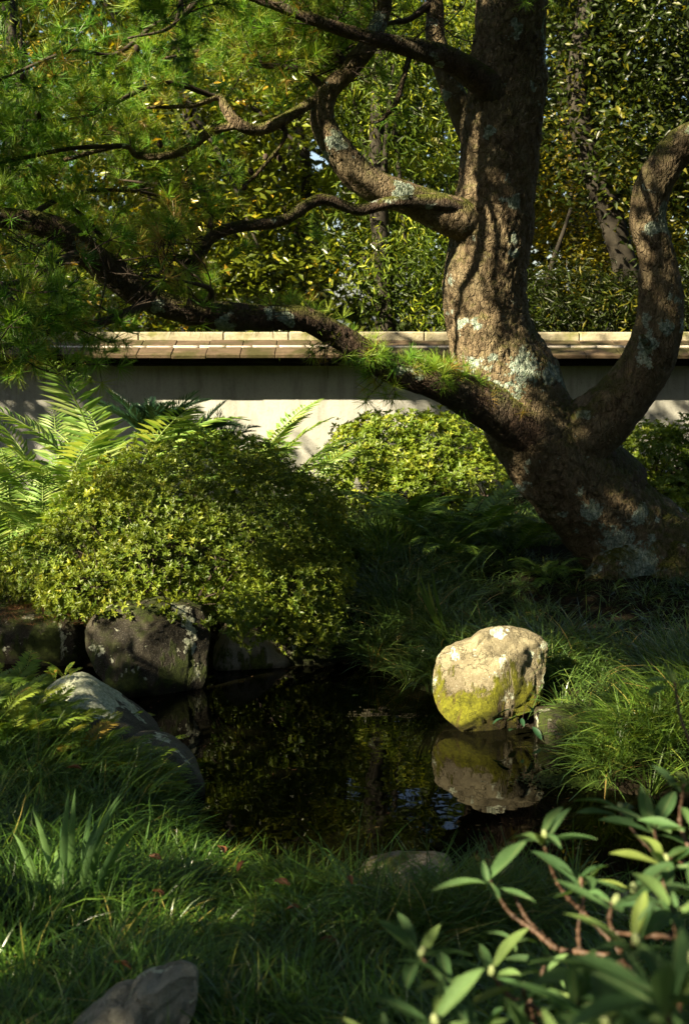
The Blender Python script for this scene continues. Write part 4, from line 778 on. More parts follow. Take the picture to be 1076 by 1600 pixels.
# right bank, longer arching blades
rb = rng.uniform([.0, 4.2], [2.9, 8.8], (1250, 2)); d_ = sdist(rb[:, 0], rb[:, 1]); rb = clear(rb[(d_ > .01) & (rb[:, 1] > 6.1 - 2. * ss((rb[:, 0] - .75) / .2))], .85)
near_tr = (rb[:, 0] > .85) & (rb[:, 1] > 6.2); rb2 = rb[near_tr]; rb = rb[~near_tr]
v, q, t, r_ = turf(rb2[::2], 26, (.10, .20), (.003, .005), (.1, .7), (.6, 1.9), .035, None, 4)
tag(obj('grass', mesh('grass', v, q, t, M['grass_bank'], r_)), 'shorter dark grass around the foot of the leaning trunk', 'grass', kind='stuff')
v, q, t, r_ = turf(rb, 30, (.22, .40), (.003, .0055), (.1, .7), (.6, 1.9), .035, None, 5)
tag(obj('grass', mesh('grass', v, q, t, M['grass_bank'], r_)), 'long dark arching grass on the shaded bank behind the sunlit boulder', 'grass', kind='stuff')
bb = rng.uniform([-.6, 8.6], [3.4, 10.6], (600, 2)); v, q, t, r_ = turf(bb, 22, (.12, .22), (.004, .007), (.1, .6), (.5, 1.5), .04)
tag(obj('grass', mesh('grass', v, q, t, M['grass_bank'], r_)), 'tall strappy grass in front of the middle azalea', 'grass', kind='stuff')
def clump(px, py, n, nb, L, w, mat, label, spread=.1, lean=(.1, .7), curve=(.6, 1.7), cat='grass clump', off=(0, 0)):
    c_ = onp(px, py); c_[:2] += off; pts = c_[:2] + rng.normal(0, spread, (n, 2)); ok_ = sdist(pts[:, 0], pts[:, 1]) > -.06; print('clump', px, py, ok_.sum()); pts = pts[ok_] if ok_.sum() > 3 else pts[:6]
    v, q, t, r_ = turf(pts, nb, L, w, lean, curve, .02, None, 6); return tag(obj('grass_clump', mesh('grass_clump', v, q, t, mat, r_)), label, cat)
clump(1010, 1160, 30, 40, (.22, .40), (.003, .0055), M['grass_lit'], 'bright sunlit clump of arching grass at the right water edge', .13)
clump(1080, 1110, 16, 36, (.2, .36), (.003, .0055), M['grass_lit'], 'green grass clump at the right edge behind the brightest one', .12)
clump(930, 1120, 12, 32, (.2, .34), (.003, .005), M['grass_bank'], 'darker grass clump between the small brown rock and bright clump', .08)
clump(655, 1065, 14, 36, (.24, .42), (.003, .005), M['grass_bank'], 'grass clump hanging over the water left of the sunlit boulder', .08)
clump(600, 1030, 16, 36, (.26, .44), (.003, .005), M['grass_bank'], 'dark grass clump trailing into the pond below the small azalea', .10)
clump(690, 1000, 12, 34, (.2, .36), (.003, .005), M['grass_bank'], 'grass clump just behind the left shoulder of the sunlit boulder', .08)
clump(850, 1040, 12, 34, (.2, .34), (.003, .005), M['grass_bank'], 'grass clump leaning on the right side of the sunlit boulder', .07)
clump(600, 870, 14, 26, (.25, .4), (.006, .010), M['grass_lit'], 'pale broad bladed clump catching the sun between the bushes', .12, (.05, .5), (.3, 1.2))
clump(790, 1455, 22, 44, (.12, .24), (.0024, .004), M['grass_lit'], 'rounded fine grass tussock at the near water edge behind the shrub', .085)
clump(450, 1400, 18, 40, (.14, .24), (.0024, .004), M['grass_lit'], 'lighter grass tussock at the near water edge left of the pale stone', .12, (.2, .9))
# iris
iris = empty('iris_plant', onp(115, 1425), 'clump of upright sword shaped iris blades in the near grass', 'plant')
b0 = onp(115, 1425)
for k, (tx, ty, bx) in enumerate([(108, 1235, 100), (118, 1232, 112), (145, 1255, 130), (200, 1225, 125), (196, 1240, 135), (250, 1262, 150), (246, 1275, 158), (50, 1262, 85), (88, 1320, 92), (170, 1300, 140), (75, 1340, 80), (135, 1330, 118), (30, 1350, 70), (215, 1330, 160), (160, 1270, 128), (95, 1290, 104), (20, 1300, 62), (225, 1290, 146), (60, 1370, 66), (185, 1350, 150)]):
    b_ = onp(bx, 1420 + random.uniform(-8, 10)); tip = P(tx, ty, b_[1] + random.uniform(-.1, .15)); bend = (tip - b_); bend[2] = 0
    mid = b_ + (tip - b_) * .5 - bend * .22 + np.array([0, 0, .02]); s = np.linspace(0, 1, 9)[:, None]; c_ = (1 - s) ** 2 * b_ + 2 * s * (1 - s) * (mid * 2 - (b_ + tip) / 2) * 1 + s ** 2 * tip
    sd = np.array([math.cos(random.uniform(-.5, .5)), .3, 0]); wd = (.0105 * np.sin(np.clip(s * .86 + .18, 0, 1) * math.pi) ** .6)
    nn = np.cross(sd, [0, 0, 1]); V = np.vstack([c_ - sd * wd, c_ + nn * wd * .35, c_ + sd * wd]); i = np.arange(8)
    Q = np.vstack([np.stack([i, i + 1, i + 10, i + 9], 1), np.stack([i + 9, i + 10, i + 19, i + 18], 1)])
    obj('blade', mesh('blade', V, Q, None, M['iris'], np.full(len(Q), random.random()), smooth=True), iris)
# one tall reed by the right bank
reed = empty('reed_plant', onp(690, 985), 'taller pair of broad green blades leaning left above the bank grass', 'plant')
for tx, ty, bx in ((655, 895, 702), (675, 890, 704), (668, 905, 698), (650, 900, 700)):
    b_ = onp(bx, 1010); tip = P(tx, ty, b_[1]); s = np.linspace(0, 1, 7)[:, None]; c_ = b_ * (1 - s) + tip * s + np.array([-.02, 0, .02]) * np.sin(s * 3.14); wd = .009 * np.sin(np.clip(s * .8 + .2, 0, 1) * math.pi) ** .6; sd = np.array([1, .2, .3])
    V = np.vstack([c_ - sd * wd, c_ + sd * wd]); i = np.arange(6); obj('blade', mesh('blade', V, np.stack([i, i + 1, i + 8, i + 7], 1), None, M['grass_lit'], np.full(6, random.random())), reed)
# small ferns on the left bank
SF = [frond_mesh('small_frond', 1, .26, 24, M['fern_low'], a, .05, .23, seed=k + 30) for k, a in enumerate((1.1, 1.6))]
vs = []; fs = []; rs = []; off = 0
for me in SF:
    a = np.empty(len(me.vertices) * 3, np.float32); me.vertices.foreach_get('co', a); a = a.reshape(-1, 3); f = np.array([p_.vertices[:] for p_ in me.polygons])
    n = 330; pts = np.vstack([rng.uniform([-1.95, 4.25], [-.55, 5.35], (n, 2))]); pts = pts[(sdist(pts[:, 0], pts[:, 1]) > -.02)]; pts = clear(pts, .62)
    pts = pts[(pts[:, 1] > 4.35 + .3 * vn(np.column_stack([pts, pts[:, 0] * 0]), 2, 4))]; n = len(pts); az = rng.random(n) * 6.28; cz, sz_ = np.cos(az), np.sin(az); Mx = np.zeros((n, 3, 3)); Mx[:, 0, 0] = cz; Mx[:, 0, 1] = -sz_; Mx[:, 1, 0] = sz_; Mx[:, 1, 1] = cz; Mx[:, 2, 2] = 1
    pos = np.column_stack([pts, gz(pts[:, 0], pts[:, 1]) + .03]); v, ff, r_ = scatter(a, f, pos, Mx, rng.uniform(.14, .26, n)); vs.append(v); fs.append(ff + off); rs.append(r_); off += len(v)
tag(obj('small_ferns', mesh('small_ferns', np.vstack(vs), None, np.vstack(fs), M['fern_low'], np.concatenate(rs))), 'mass of small yellow-green ferns covering the left bank around the grey rock', 'ferns', kind='stuff')
SF1 = [frond_mesh('frond', 1, .24, 22, M['fern_low'], a, .05, .3, seed=k + 50) for k, a in enumerate((.9, 1.3))]
for px, py, lab, L in ((15, 1120, 'small fern with long fronds at the left edge above the grey rock', (.22, .34)), (100, 1145, 'single fern rooted on the crown of the grey rock', (.08, .14)), (240, 1200, 'small fern drooping from the bank onto the water', (.16, .24)), (180, 1215, 'light green fern in the middle of the bank fern mass', (.16, .24))):
    b = onp(px, py); fern('fern', (b[0], b[1], b[2] + (.24 if py == 1145 else .02)), 7, L, SF1, lab)
# broad leaved seedling beside the boulder
def big_leaf(name, w, mat, curl=.18, cup=.10, n=9, seed=0, blunt=1.):
    r0 = np.random.default_rng(seed); s = np.linspace(0, 1, n); x = np.array([-1, -.5, 0, .5, 1.]); prof = np.sin(np.clip(s ** blunt, 0, 1) * math.pi) ** .8 * w / 2 + .012 * (s < .2); prof[-1] = .004
    V = np.zeros((n, 5, 3)); V[..., 0] = x[None] * prof[:, None]; V[..., 1] = s[:, None]; V[..., 2] = (cup * w * 4 * (x ** 2)[None] * prof[:, None] / w * 2 * .5) - curl * (s ** 2)[:, None] + .006 * np.sin(9 * s[:, None] + 3 * x[None] + seed)
    V[..., 0] += .05 * np.sin(s * 2 + seed)[:, None]; i = (np.arange(n - 1)[:, None] * 5 + np.arange(4)[None]).ravel()
    return mesh(name, V.reshape(-1, 3), np.stack([i, i + 1, i + 6, i + 5], 1), None, mat, np.full(len(i), r0.random()), smooth=True)
DL = [big_leaf('leaf', .42, M['cycad'], seed=k) for k in range(2)]
c = P(805, 1125, 5.38); sd = empty('seedling', (c[0] + .03, 5.42, .02), 'dark seedling with oval leaves at the foot of the sunlit boulder', 'plant')
for px, py, L, rz in ((798, 1108, .07, 1.2), (822, 1102, .07, -.9), (832, 1135, .075, 3.6), (806, 1140, .07, 2.6), (786, 1122, .06, 1.9), (815, 1122, .05, 3.1)):
    o = obj('leaf', random.choice(DL), sd); o.matrix_parent_inverse = Matrix(); p = P(px, py, 5.34); o.location = Vector(p) - sd.location; o.scale = (L,) * 3; o.rotation_euler = (random.uniform(-.6, .4) , .2, rz)
    v, q, t = tube(np.array([[0, 0, 0], (np.array(o.location) * .5 + [0, .0, .02]), np.array(o.location)]), np.array([.002, .0016, .0012]), 8, 5); obj('stem', mesh('stem', v, q, t, M['twig'], smooth=True), sd, loc=(0, 0, 0))

# floating things and litter
mm = leafmat('duckweed', [(0, (.03, .06, .01)), (1, (.07, .11, .02))], .2, .5)
n = 2600; c = G(905, 1222); pts = np.column_stack([c[0] + rng.normal(0, .10, n), c[1] + rng.normal(0, .045, n) + 0.02, np.full(n, .004) + rng.random(n) * .004])
v, f, r_ = scatter(np.array([[-.5, -.5, 0], [.5, -.5, 0], [.5, .5, .2], [-.5, .5, .1]]), np.array([[0, 1, 2], [0, 2, 3]]), pts, frames(rng.normal(size=(n, 3)) * [1, 1, .05]), rng.uniform(.005, .012, n))
tag(obj('duckweed', mesh('duckweed', v, None, f, mm, r_)), 'flat green mat of duckweed on the water near the right bank', 'water plants', kind='stuff')
YL = big_leaf('floating_leaf', .6, leafmat('yellow_leaf', [(0, (.35, .38, .03)), (1, (.42, .42, .04))], .4, .4), .05, .06, seed=3)
c = G(212, 1124); o = obj('floating_leaf', YL, loc=(c[0], c[1], .012)); o.scale = (.10,) * 3; o.rotation_euler = (0, 0, -1.2); tag(o, 'yellow-green leaf floating by the submerged rock', 'leaf')
LL = [big_leaf('fallen_leaf', .45, M['litter'], .25, .2, seed=k) for k in range(3)]
for k, (px, py) in enumerate([(255, 1398), (350, 1385), (385, 1398), (454, 1440), (470, 1480), (240, 1450), (180, 1570), (545, 1425), (500, 1530), (690, 1420), (130, 1250)]):
    c = onp(px, py); o = obj('fallen_leaf', LL[k % 3], loc=(c[0], c[1], c[2] + .11)); s_ = random.uniform(.04, .06); o.scale = (s_,) * 3; o.rotation_euler = (random.uniform(-.5, .5), random.uniform(-.5, .5), random.uniform(0, 6)); tag(o, 'reddish dry leaf lying on the dark grass of the near bank', 'leaf', 'fallen leaves on the near grass')
n = 900; pts = np.column_stack([rng.uniform(-1.3, 1.4, n), rng.uniform(3.8, 6.6, n)]); pts = pts[vn(np.column_stack([pts, pts[:, 0] * 0]), 2.2, 9) > -.1]; pts = pts[sdist(pts[:, 0], pts[:, 1]) < -.03]; n = len(pts)
v, f, r_ = scatter(np.array([[-.5, 0, 0], [0, 3, 0], [.5, 0, 0.], [0, -3, 0]]), np.array([[0, 1, 2], [0, 2, 3]]), np.column_stack([pts, np.full(n, .004)]), frames(rng.normal(size=(n, 3)) * [1, 1, 0]), rng.uniform(.0012, .0045, n))
tag(obj('floating_debris', mesh('floating_debris', v, None, f, M['litter'], r_)), 'specks of needle debris floating on the dark pond', 'debris', kind='stuff')
# needles lying on the flat slab and the mossy boulder
n = 1500; pts = np.vstack([rng.uniform([-1.95, 6.35], [-1.35, 7.0], (n, 2))]); v, f, r_ = scatter(np.array([[-.02, 0, 0], [0, .5, .1], [.02, 0, 0.], [0, -.5, .02]]), np.array([[0, 1, 2], [0, 2, 3]]), np.column_stack([pts, np.full(n, .285)]) + [0, 0, 0], frames(rng.normal(size=(n, 3)) * [1, 1, .15]), rng.uniform(.04, .08, n))
tag(obj('needle_litter', mesh('needle_litter', v, None, f, M['litter'], r_)), 'rusty needles covering the flat slab at the far left bank', 'leaf litter', kind='stuff')

# ------------------------------------------------------------------ broad leaved shrub close to the camera
sh = empty('broadleaf_shrub', (P(1060, 1500, 1.95)[0], 1.95, gz1(.55, 1.95)), 'broad leaved shrub with knobbly reddish stems and pale buds, close at the lower right', 'shrub')
m, t, o = nt('shrub_leaf_veined'); oc = coord(t); sx = N(t, 'ShaderNodeSeparateXYZ'); t.links.new(oc, sx.inputs[0]); oi = t.nodes.new('ShaderNodeObjectInfo')
ab = math_(t, 'ABSOLUTE', sx.outputs[0], 0.); rib = mapr(t, ab, .004, .014, 1, 0)
wv = math_(t, 'SINE', math_(t, 'MULTIPLY', math_(t, 'SUBTRACT', sx.outputs[1], math_(t, 'MULTIPLY', ab, 1.1)), 85.), 0.); vein = mapr(t, wv, .86, 1.)
c = ramp(t, oi.outputs['Random'], [(0, (.06, .14, .052)), (.55, (.11, .22, .078)), (.85, (.16, .275, .09)), (1, (.25, .32, .07))])
c = mixc(t, mapr(t, noise(t, 9, 5, .7, oc), .35, .7, 0, .5), c, (.6, .62, .5), 'MULTIPLY'); c = mixc(t, math_(t, 'MULTIPLY', vein, .25), c, (.16, .26, .10)); c = mixc(t, math_(t, 'MULTIPLY', rib, .7), c, (.26, .34, .14))
c = mixc(t, mapr(t, noise(t, 26, 3, .6, oc), .72, .76, 0, .8), c, (.16, .11, .04))
b = N(t, 'ShaderNodeBsdfPrincipled', Roughness=.55); b.inputs['Specular IOR Level'].default_value = .35; t.links.new(c, b.inputs['Base Color'])
t.links.new(bump(t, math_(t, 'ADD', math_(t, 'MULTIPLY', vein, -.5), math_(t, 'ADD', math_(t, 'MULTIPLY', rib, -.8), noise(t, 30, 3, vec=oc))), .6, .002), b.inputs['Normal'])
tr = N(t, 'ShaderNodeBsdfTranslucent'); t.links.new(mixc(t, 1., c, (1.2, 1.2, .5), 'MULTIPLY'), tr.inputs[0]); mx = N(t, 'ShaderNodeMixShader'); mx.inputs[0].default_value = .35
t.links.new(b.outputs[0], mx.inputs[1]); t.links.new(tr.outputs[0], mx.inputs[2]); t.links.new(mx.outputs[0], o.inputs[0]); M['rhodo'] = m
RLV = [big_leaf('leaf', w_, M['rhodo'], c_, .14, 13, seed=k, blunt=1.12) for k, (w_, c_) in enumerate(((.26, .05), (.30, .16), (.24, .28), (.28, .1), (.22, .22), (.31, .0), (.25, .38), (.20, -.08)))]
bm_ = simple('bud', (.26, .32, .14), .5, 30, .3); budv = D3 * [.0062, .0062, .0095]; bud_me = mesh('bud', budv * (1 + .08 * np.sin(np.arctan2(D3[:, 1], D3[:, 0]) * 4))[:, None], None, F3, bm_, smooth=True)
m, t, o = nt('red_stem'); p = coord(t); c = mixc(t, mapr(t, noise(t, 60, 5, vec=p), .35, .65), (.035, .019, .011), (.105, .058, .032)); b = N(t, 'ShaderNodeBsdfPrincipled', Roughness=.6); t.links.new(c, b.inputs[0]); t.links.new(bump(t, noise(t, 200, 4, vec=p), .5, .002), b.inputs['Normal']); t.links.new(b.outputs[0], o.inputs[0]); M['stem'] = m
def knob(uu, r, w, th): return r * (.5 * np.maximum(0, np.sin(uu[:, 2] * 300 + vn(w, 60, 3) * 1.5)) ** 2 + .15 * vn(w, 120, 4))
def stem(rows, r0, r1):
    p_ = np.array([P(*a) for a in rows]); v, q, t = tube(p_, np.linspace(r0, r1, len(p_)) * .85, 30 * len(p_), 9, knob); obj('stem', mesh('stem', v, q, t, M['stem'], smooth=True), sh)
WH = [(930, 1520, 1.45, 7, .9), (1040, 1560, 1.15, 8, 1.), (880, 1640, 1.2, 7, .8), (1075, 1290, 1.9, 6, 1.), (985, 1390, 1.75, 3, .7), (764, 1376, 1.95, 5, 1.0), (847, 1306, 2.0, 7, .95), (907, 1371, 1.95, 8, 1.0), (957, 1408, 1.75, 6, 1.05), (1020, 1292, 2.1, 6, 1.0), (965, 1264, 2.2, 5, .85), (1068, 1225, 2.0, 6, .8), (1035, 1345, 1.85, 7, 1.1),
      (1048, 1420, 1.6, 7, 1.0), (656, 1489, 1.8, 7, 1.0), (699, 1531, 1.65, 6, .9), (764, 1519, 1.75, 6, .95), (850, 1509, 1.8, 5, .7), (676, 1597, 1.45, 8, .9), (817, 1546, 1.6, 7, .8), (988, 1471, 1.5, 7, 1.0),
      (1013, 1551, 1.3, 8, 1.0), (940, 1597, 1.3, 8, 1.0), (1053, 1066, 2.3, 5, .85), (1075, 1500, 1.4, 7, .9), (900, 1560, 1.45, 7, .9), (740, 1610, 1.5, 7, .9), (850, 1640, 1.3, 8, .9), (1060, 1620, 1.2, 8, .9), (985, 1660, 1.25, 8, 1.), (600, 1660, 1.5, 6, .9), (1090, 1390, 1.7, 6, 1.0), (800, 1470, 1.9, 3, .6)]
HUB = {0: (905, 1488, 1.85), 1: (1060, 1468, 1.75), 2: (760, 1700, 1.6)}
for k, (px, py, Y, n, sc) in enumerate(WH):
    c = P(px, py, Y); a0 = random.random() * 6.28
    for j in range(n):
        a = a0 + j * 2.399; el = random.uniform(.0, .7) if j < n * .7 else random.uniform(.6, 1.1); d = np.array([math.cos(a) * math.cos(el), math.sin(a) * math.cos(el) * .9, math.sin(el)])
        Mx = frames(d[None], np.array([random.gauss(0, .25)]))[0]; l = .094 * sc * random.choice((.5, .75, .9, 1, 1, 1.1)) * random.uniform(.9, 1.1)
        o = obj('leaf', random.choice(RLV), sh); o.matrix_parent_inverse = Matrix(); mw = Matrix([list(Mx[r] * l) for r in range(3)]).to_4x4(); mw.translation = Vector(c + np.array([0, 0, -.004 * j]) + d * .004) - sh.location; o.matrix_local = mw
    if k % 2 == 0:
        o = obj('bud', bud_me, sh); o.matrix_parent_inverse = Matrix(); o.location = Vector(c + [.003, -.006, .006]) - sh.location; o.rotation_euler = (random.uniform(-.4, .4), random.uniform(-.4, .4), 0)
stem([(764, 1376, 1.95), (795, 1425, 1.93), (835, 1455, 1.9), (868, 1482, 1.87), (907, 1488, 1.85)], .0032, .0048)
stem([(800, 1390, 1.95), (822, 1435, 1.93), (848, 1462, 1.9), (870, 1484, 1.86)], .003, .004)
stem([(847, 1306, 2.0), (858, 1350, 2.0), (880, 1395, 2.0), (915, 1430, 2.0), (960, 1480, 1.95), (985, 1530, 1.9)], .0026, .005)
stem([(907, 1371, 1.95), (910, 1410, 1.93), (903, 1450, 1.9), (905, 1488, 1.85)], .0028, .004)
stem([(957, 1408, 1.75), (952, 1440, 1.75), (965, 1475, 1.75), (985, 1530, 1.8)], .0034, .004)
stem([(965, 1264, 2.2), (990, 1300, 2.15), (1020, 1330, 2.1), (1070, 1350, 2.0), (1120, 1400, 1.9)], .0026, .004)
stem([(1020, 1292, 2.1), (1028, 1330, 2.0), (1035, 1360, 1.9), (1040, 1400, 1.85), (1055, 1440, 1.8)], .0028, .004)
stem([(1068, 1225, 2.0), (1062, 1290, 2.0), (1090, 1350, 1.95)], .0028, .004)
stem([(1053, 1066, 2.3), (1062, 1120, 2.25), (1085, 1180, 2.2), (1130, 1300, 2.1)], .0026, .004)
stem([(1048, 1420, 1.6), (1055, 1450, 1.62), (1058, 1500, 1.65), (1062, 1600, 1.7)], .003, .005)
stem([(905, 1488, 1.85), (960, 1500, 1.83), (1010, 1560, 1.85), (1050, 1750, 1.9), (1060, 1980, 1.95)], .0045, .009)
stem([(985, 1530, 1.85), (1020, 1640, 1.9), (1060, 1900, 1.95)], .005, .008)
stem([(960, 1458, 1.8), (1010, 1462, 1.8), (1062, 1466, 1.8), (1140, 1500, 1.85), (1100, 1900, 1.95)], .0035, .008)
stem([(656, 1489, 1.8), (680, 1530, 1.78), (710, 1575, 1.75), (740, 1620, 1.75), (850, 1800, 1.8), (1000, 2000, 1.9)], .003, .007)
stem([(764, 1519, 1.75), (800, 1560, 1.75), (850, 1590, 1.75), (950, 1750, 1.8), (1030, 1950, 1.9)], .003, .006)
stem([(850, 1509, 1.8), (838, 1545, 1.78), (830, 1580, 1.76), (880, 1700, 1.8)], .0025, .004)
for k in (0, 1, 2, 20, 21, 22, 18, 19, 25, 26, 27, 28, 29): px, py, Y = WH[k][:3]; stem([(px, py, Y), (px + 10, py + 60, Y + .05), (px + 40, py + 200, Y + .25)], .0028, .004)

# ------------------------------------------------------------------ openings between the crowns behind the wall, where the sky shows
GAPS = []
for px, py, r_ in ((492, 243, .009), (500, 255, .006), (652, 385, .004), (925, 290, .003), (852, 205, .003)): GAPS.append((np.array([0, 0, CAMZ]), ray(px, py), r_))
for px, py, r_ in ((575, 1240, .010), (600, 1262, .008), (628, 1250, .012), (655, 1240, .009), (690, 1262, .013), (720, 1285, .012), (700, 1290, .008), (540, 1235, .007), (745, 1270, .006), (660, 1300, .009), (640, 1275, .006)):
    g_ = G(px, py); d_ = ray(px, py) * [1, 1, -1]; GAPS.append((g_, d_, r_))
def open_sky(p):
    k = np.ones(len(p), bool); nz_ = .6 + .7 * vn(p, 1.8, 44)
    for o_, d_, r_ in GAPS:
        t_ = (p[:, 1] - o_[1]) / d_[1]; k &= np.linalg.norm(p - o_ - d_ * t_[:, None], axis=1) > r_ * 1.6 * np.maximum(p[:, 1], 0) * np.clip(nz_, .4, 1.3)
    return k
# ------------------------------------------------------------------ trees behind the wall
def tree(name, label, px, Y, h, crowns, n, leaf, size, mat, trunk_r=.12, clus=.35, hang=0., seed=0, loc_x=None, group=None, flat=.0, bark='far_bark', filt=None, upk=.5, limbs=True):
    """crowns: (px, z, Y, rx, ry, rz) ellipsoids; leaves sit in clusters"""
    r0 = np.random.default_rng(seed); x0 = P(px, 700, Y)[0] if loc_x is None else loc_x; z0 = gz1(x0, Y); root = empty(name, (x0, Y, z0), label, 'tree', group)
    cs = np.array([[P(a[0], 700, a[2])[0] if loc_x is None else a[0], a[2], a[1]] for a in crowns]); rs = np.array([a[3:6] for a in crowns])
    wts = rs.prod(1) ** .75; wts /= wts.sum(); nc = max(8, n // 45); pk = r0.choice(len(cs), nc, p=wts); d = unit(r0.normal(size=(nc, 3)))
    cc = cs[pk] + d * rs[pk] * (r0.random(nc) ** .45)[:, None]; k = r0.integers(0, nc, n)
    pos = cc[k] + r0.normal(size=(n, 3)) * np.array([clus, clus, clus * (.5 - flat * .3)]) * .5
    if hang: pos[:, 2] -= r0.random(n) ** 1.5 * hang
    if filt is not None: kk = filt(pos); pos, k = pos[kk], k[kk]
    kk = open_sky(pos); pos, k = pos[kk], k[kk]
    m_ = len(pos); dd = unit(r0.normal(size=(m_, 3)) * [1, 1, .5] + [0, 0, -.25 - hang * 1.5]); rb = np.clip(r0.normal(.4, .25, nc)[k] + r0.normal(0, .2, m_), 0, 1)
    tv, tf = leaf; up_ = unit(r0.normal(size=(m_, 3)) * (1 - upk) + [-.2, -.1, upk]); x_ = np.cross(dd, up_); x_ = unit(x_); Mx = np.stack([x_, dd, np.cross(x_, dd)], -1)
    v, f, r_ = scatter(tv, tf, pos, Mx, r0.uniform(.7, 1.25, m_) * size, rb); obj('crown', mesh('crown', v, None, f, mat, r_), root, kind='stuff')
    top = cs[:, 2].max(); tx = np.array([[x0, Y, z0 - .1], [x0 + r0.normal(0, .1), Y, z0 + h * .3], [x0 + r0.normal(0, .25), Y + r0.normal(0, .2), z0 + h * .6], [cs[0, 0], cs[0, 1], h]])
    v, q, t = tube(tx, np.array([trunk_r * 1.3, trunk_r, trunk_r * .8, trunk_r * .3]), 40, 12, lambda uu, r, w, th: r * .12 * fbm(w, 6, 3, seed)); obj('trunk', mesh('trunk', v, q, t, M[bark], smooth=True), root)
    if limbs:
        for j in range(min(7, nc)):
            s = .3 + .6 * j / 7; b = tx[1] * (1 - s) + tx[2] * s if s < .6 else tx[2] * (1 - s) + tx[3] * s; e = cc[j]; q3 = np.array([b, (b + e) / 2 + [0, 0, .15], e]); v, q, t = tube(q3, np.array([trunk_r * .4, trunk_r * .25, .012]), 16, 7); obj('limb', mesh('limb', v, q, t, M[bark], smooth=True), root)
    return root
LF = leaf_t(.42); LN = leaf_t(.13, .02, .25); LW = leaf_t(.5, .06, .15); LM = rosette(5, .3, (-.3, .3))
BG = 'trees behind the garden wall'
tree('magnolia_tree', 'glossy broad leaved tree behind the wall, under the thin curved branch', 330, 12.8, 4.5, [(300, 2.6, 12.8, 1.1, .7, .9), (420, 2.3, 12.9, .9, .7, .8), (330, 3.8, 13, 1.3, .8, .9), (200, 2.0, 12.7, .9, .6, .5)], 12000, LF, .105, M['bg_gloss'], .10, .4, 0, 1, group=BG)
tree('maple_tree', 'pale yellow-green maple glowing in the sun behind the thin curved branch', 430, 14.2, 5, [(430, 3.0, 14, 1.0, .8, .8), (470, 4.4, 14.3, 1.2, 1, .9), (560, 3.6, 14.5, 1.2, 1, 1.)], 6500, LM, .065, M['bg_maple'], .09, .4, 0, 2, group=BG, flat=.6)
tree('weeping_conifer', 'soft needled tree with drooping sprays just left of the pine trunk', 600, 12.9, 5.5, [(600, 2.7, 12.9, .75, .6, .8), (650, 3.9, 13, .9, .7, .9), (560, 5.0, 13.2, 1.3, .8, 1.), (690, 2.4, 12.7, .5, .5, .6)], 20000, LN, .10, M['bg_pod'], .11, .22, .30, 3, group=BG)
tree('feathery_tree', 'light feathery tree high behind the twisted branch', 500, 15.5, 7, [(480, 5.2, 15.4, 1.5, 1, 1.1), (620, 5.0, 15.6, 1.5, 1, 1.2), (380, 4.3, 15.8, 1.5, 1, 1)], 17000, LN, .11, M['bg_maple'], .12, .45, .15, 4, group=BG)
tree('evergreen_tree', 'dark evergreen tree filling the upper right behind the pine', 960, 13.2, 6.5, [(930, 4.4, 13.2, 1.2, .9, 1.1), (1060, 4.8, 13.3, 1.2, .9, 1.2), (880, 5.6, 13.5, 1.4, 1, 1.1), (1010, 3.4, 13.1, 1.2, .8, .7), (1150, 3.4, 13.2, 1.1, .8, 1.)], 23000, LF, .09, M['bg_dark'], .14, .4, .1, 5, group=BG, limbs=False)
tree('lime_tree', 'small leaved yellow-green tree low behind the wall between trunk and right limb', 900, 14.6, 4.2, [(880, 2.6, 14.6, 1.0, .8, .8), (980, 2.4, 14.5, .9, .8, .7), (1070, 2.9, 14.8, .9, .8, .9), (840, 3.6, 15, 1., .8, .8)], 13000, LW, .062, M['bg_yel'], .06, .3, 0, 6, group=BG, limbs=False)
tree('hedge_tree', 'dark green leafy tree low behind the coping left of the right limb', 905, 12.6, 3, [(880, 2.1, 12.6, .8, .5, .45), (1000, 2.1, 12.6, .8, .5, .45), (1100, 2.2, 12.7, .7, .5, .55)], 10000, LN, .10, M['bg_dark'], .05, .3, .1, 7, group=BG, limbs=False)
tree('conifer_tree', 'grey-green conifer seen through the pine boughs at the far left', 60, 13.8, 6, [(40, 3.2, 13.8, 1.4, 1, 1.1), (130, 4.6, 14, 1.5, 1, 1.2), (-60, 2.2, 13.6, 1.2, .8, .8), (150, 2.5, 13.5, 1, .8, .7)], 13000, LN, .12, M['bg_pod'], .13, .45, .2, 8, group=BG)
tree('oak_tree', 'tall broad leaved tree standing behind the maple', 300, 18, 10, [(250, 4.5, 18, 2, 1.4, 1.8), (420, 6.5, 18, 2.2, 1.4, 1.8), (120, 7, 18.5, 2.2, 1.4, 1.8), (330, 3, 18, 2, 1.2, 1.), (300, 9.0, 16.5, 3.2, 2.2, 1.3), (0, 8.6, 15.5, 2.6, 2.0, 1.2)], 20000, LW, .14, M['bg_yel'], .16, .6, 0, 9, group=BG)  # topmost crowns added above the frame to keep skylight off the background
tree('oak_tree', 'tall broad leaved tree seen between the pine trunk and right limb', 900, 18.5, 9, [(880, 4, 18.5, 2, 1.4, 1.7), (1000, 6.2, 18.5, 2.2, 1.4, 1.8), (700, 6.8, 18.8, 2.2, 1.4, 1.8), (700, 3.6, 18.5, 1.8, 1.4, 1.6), (1100, 3.5, 18.6, 1.6, 1.2, 1.4), (800, 9.2, 16.5, 3.2, 2.2, 1.3), (1100, 8.6, 15.5, 2.6, 2., 1.2)], 22000, LW, .14, M['bg_dark'], .17, .6, 0, 10, group=BG, limbs=False)  # here too the highest crowns are out of view, added to shade the background
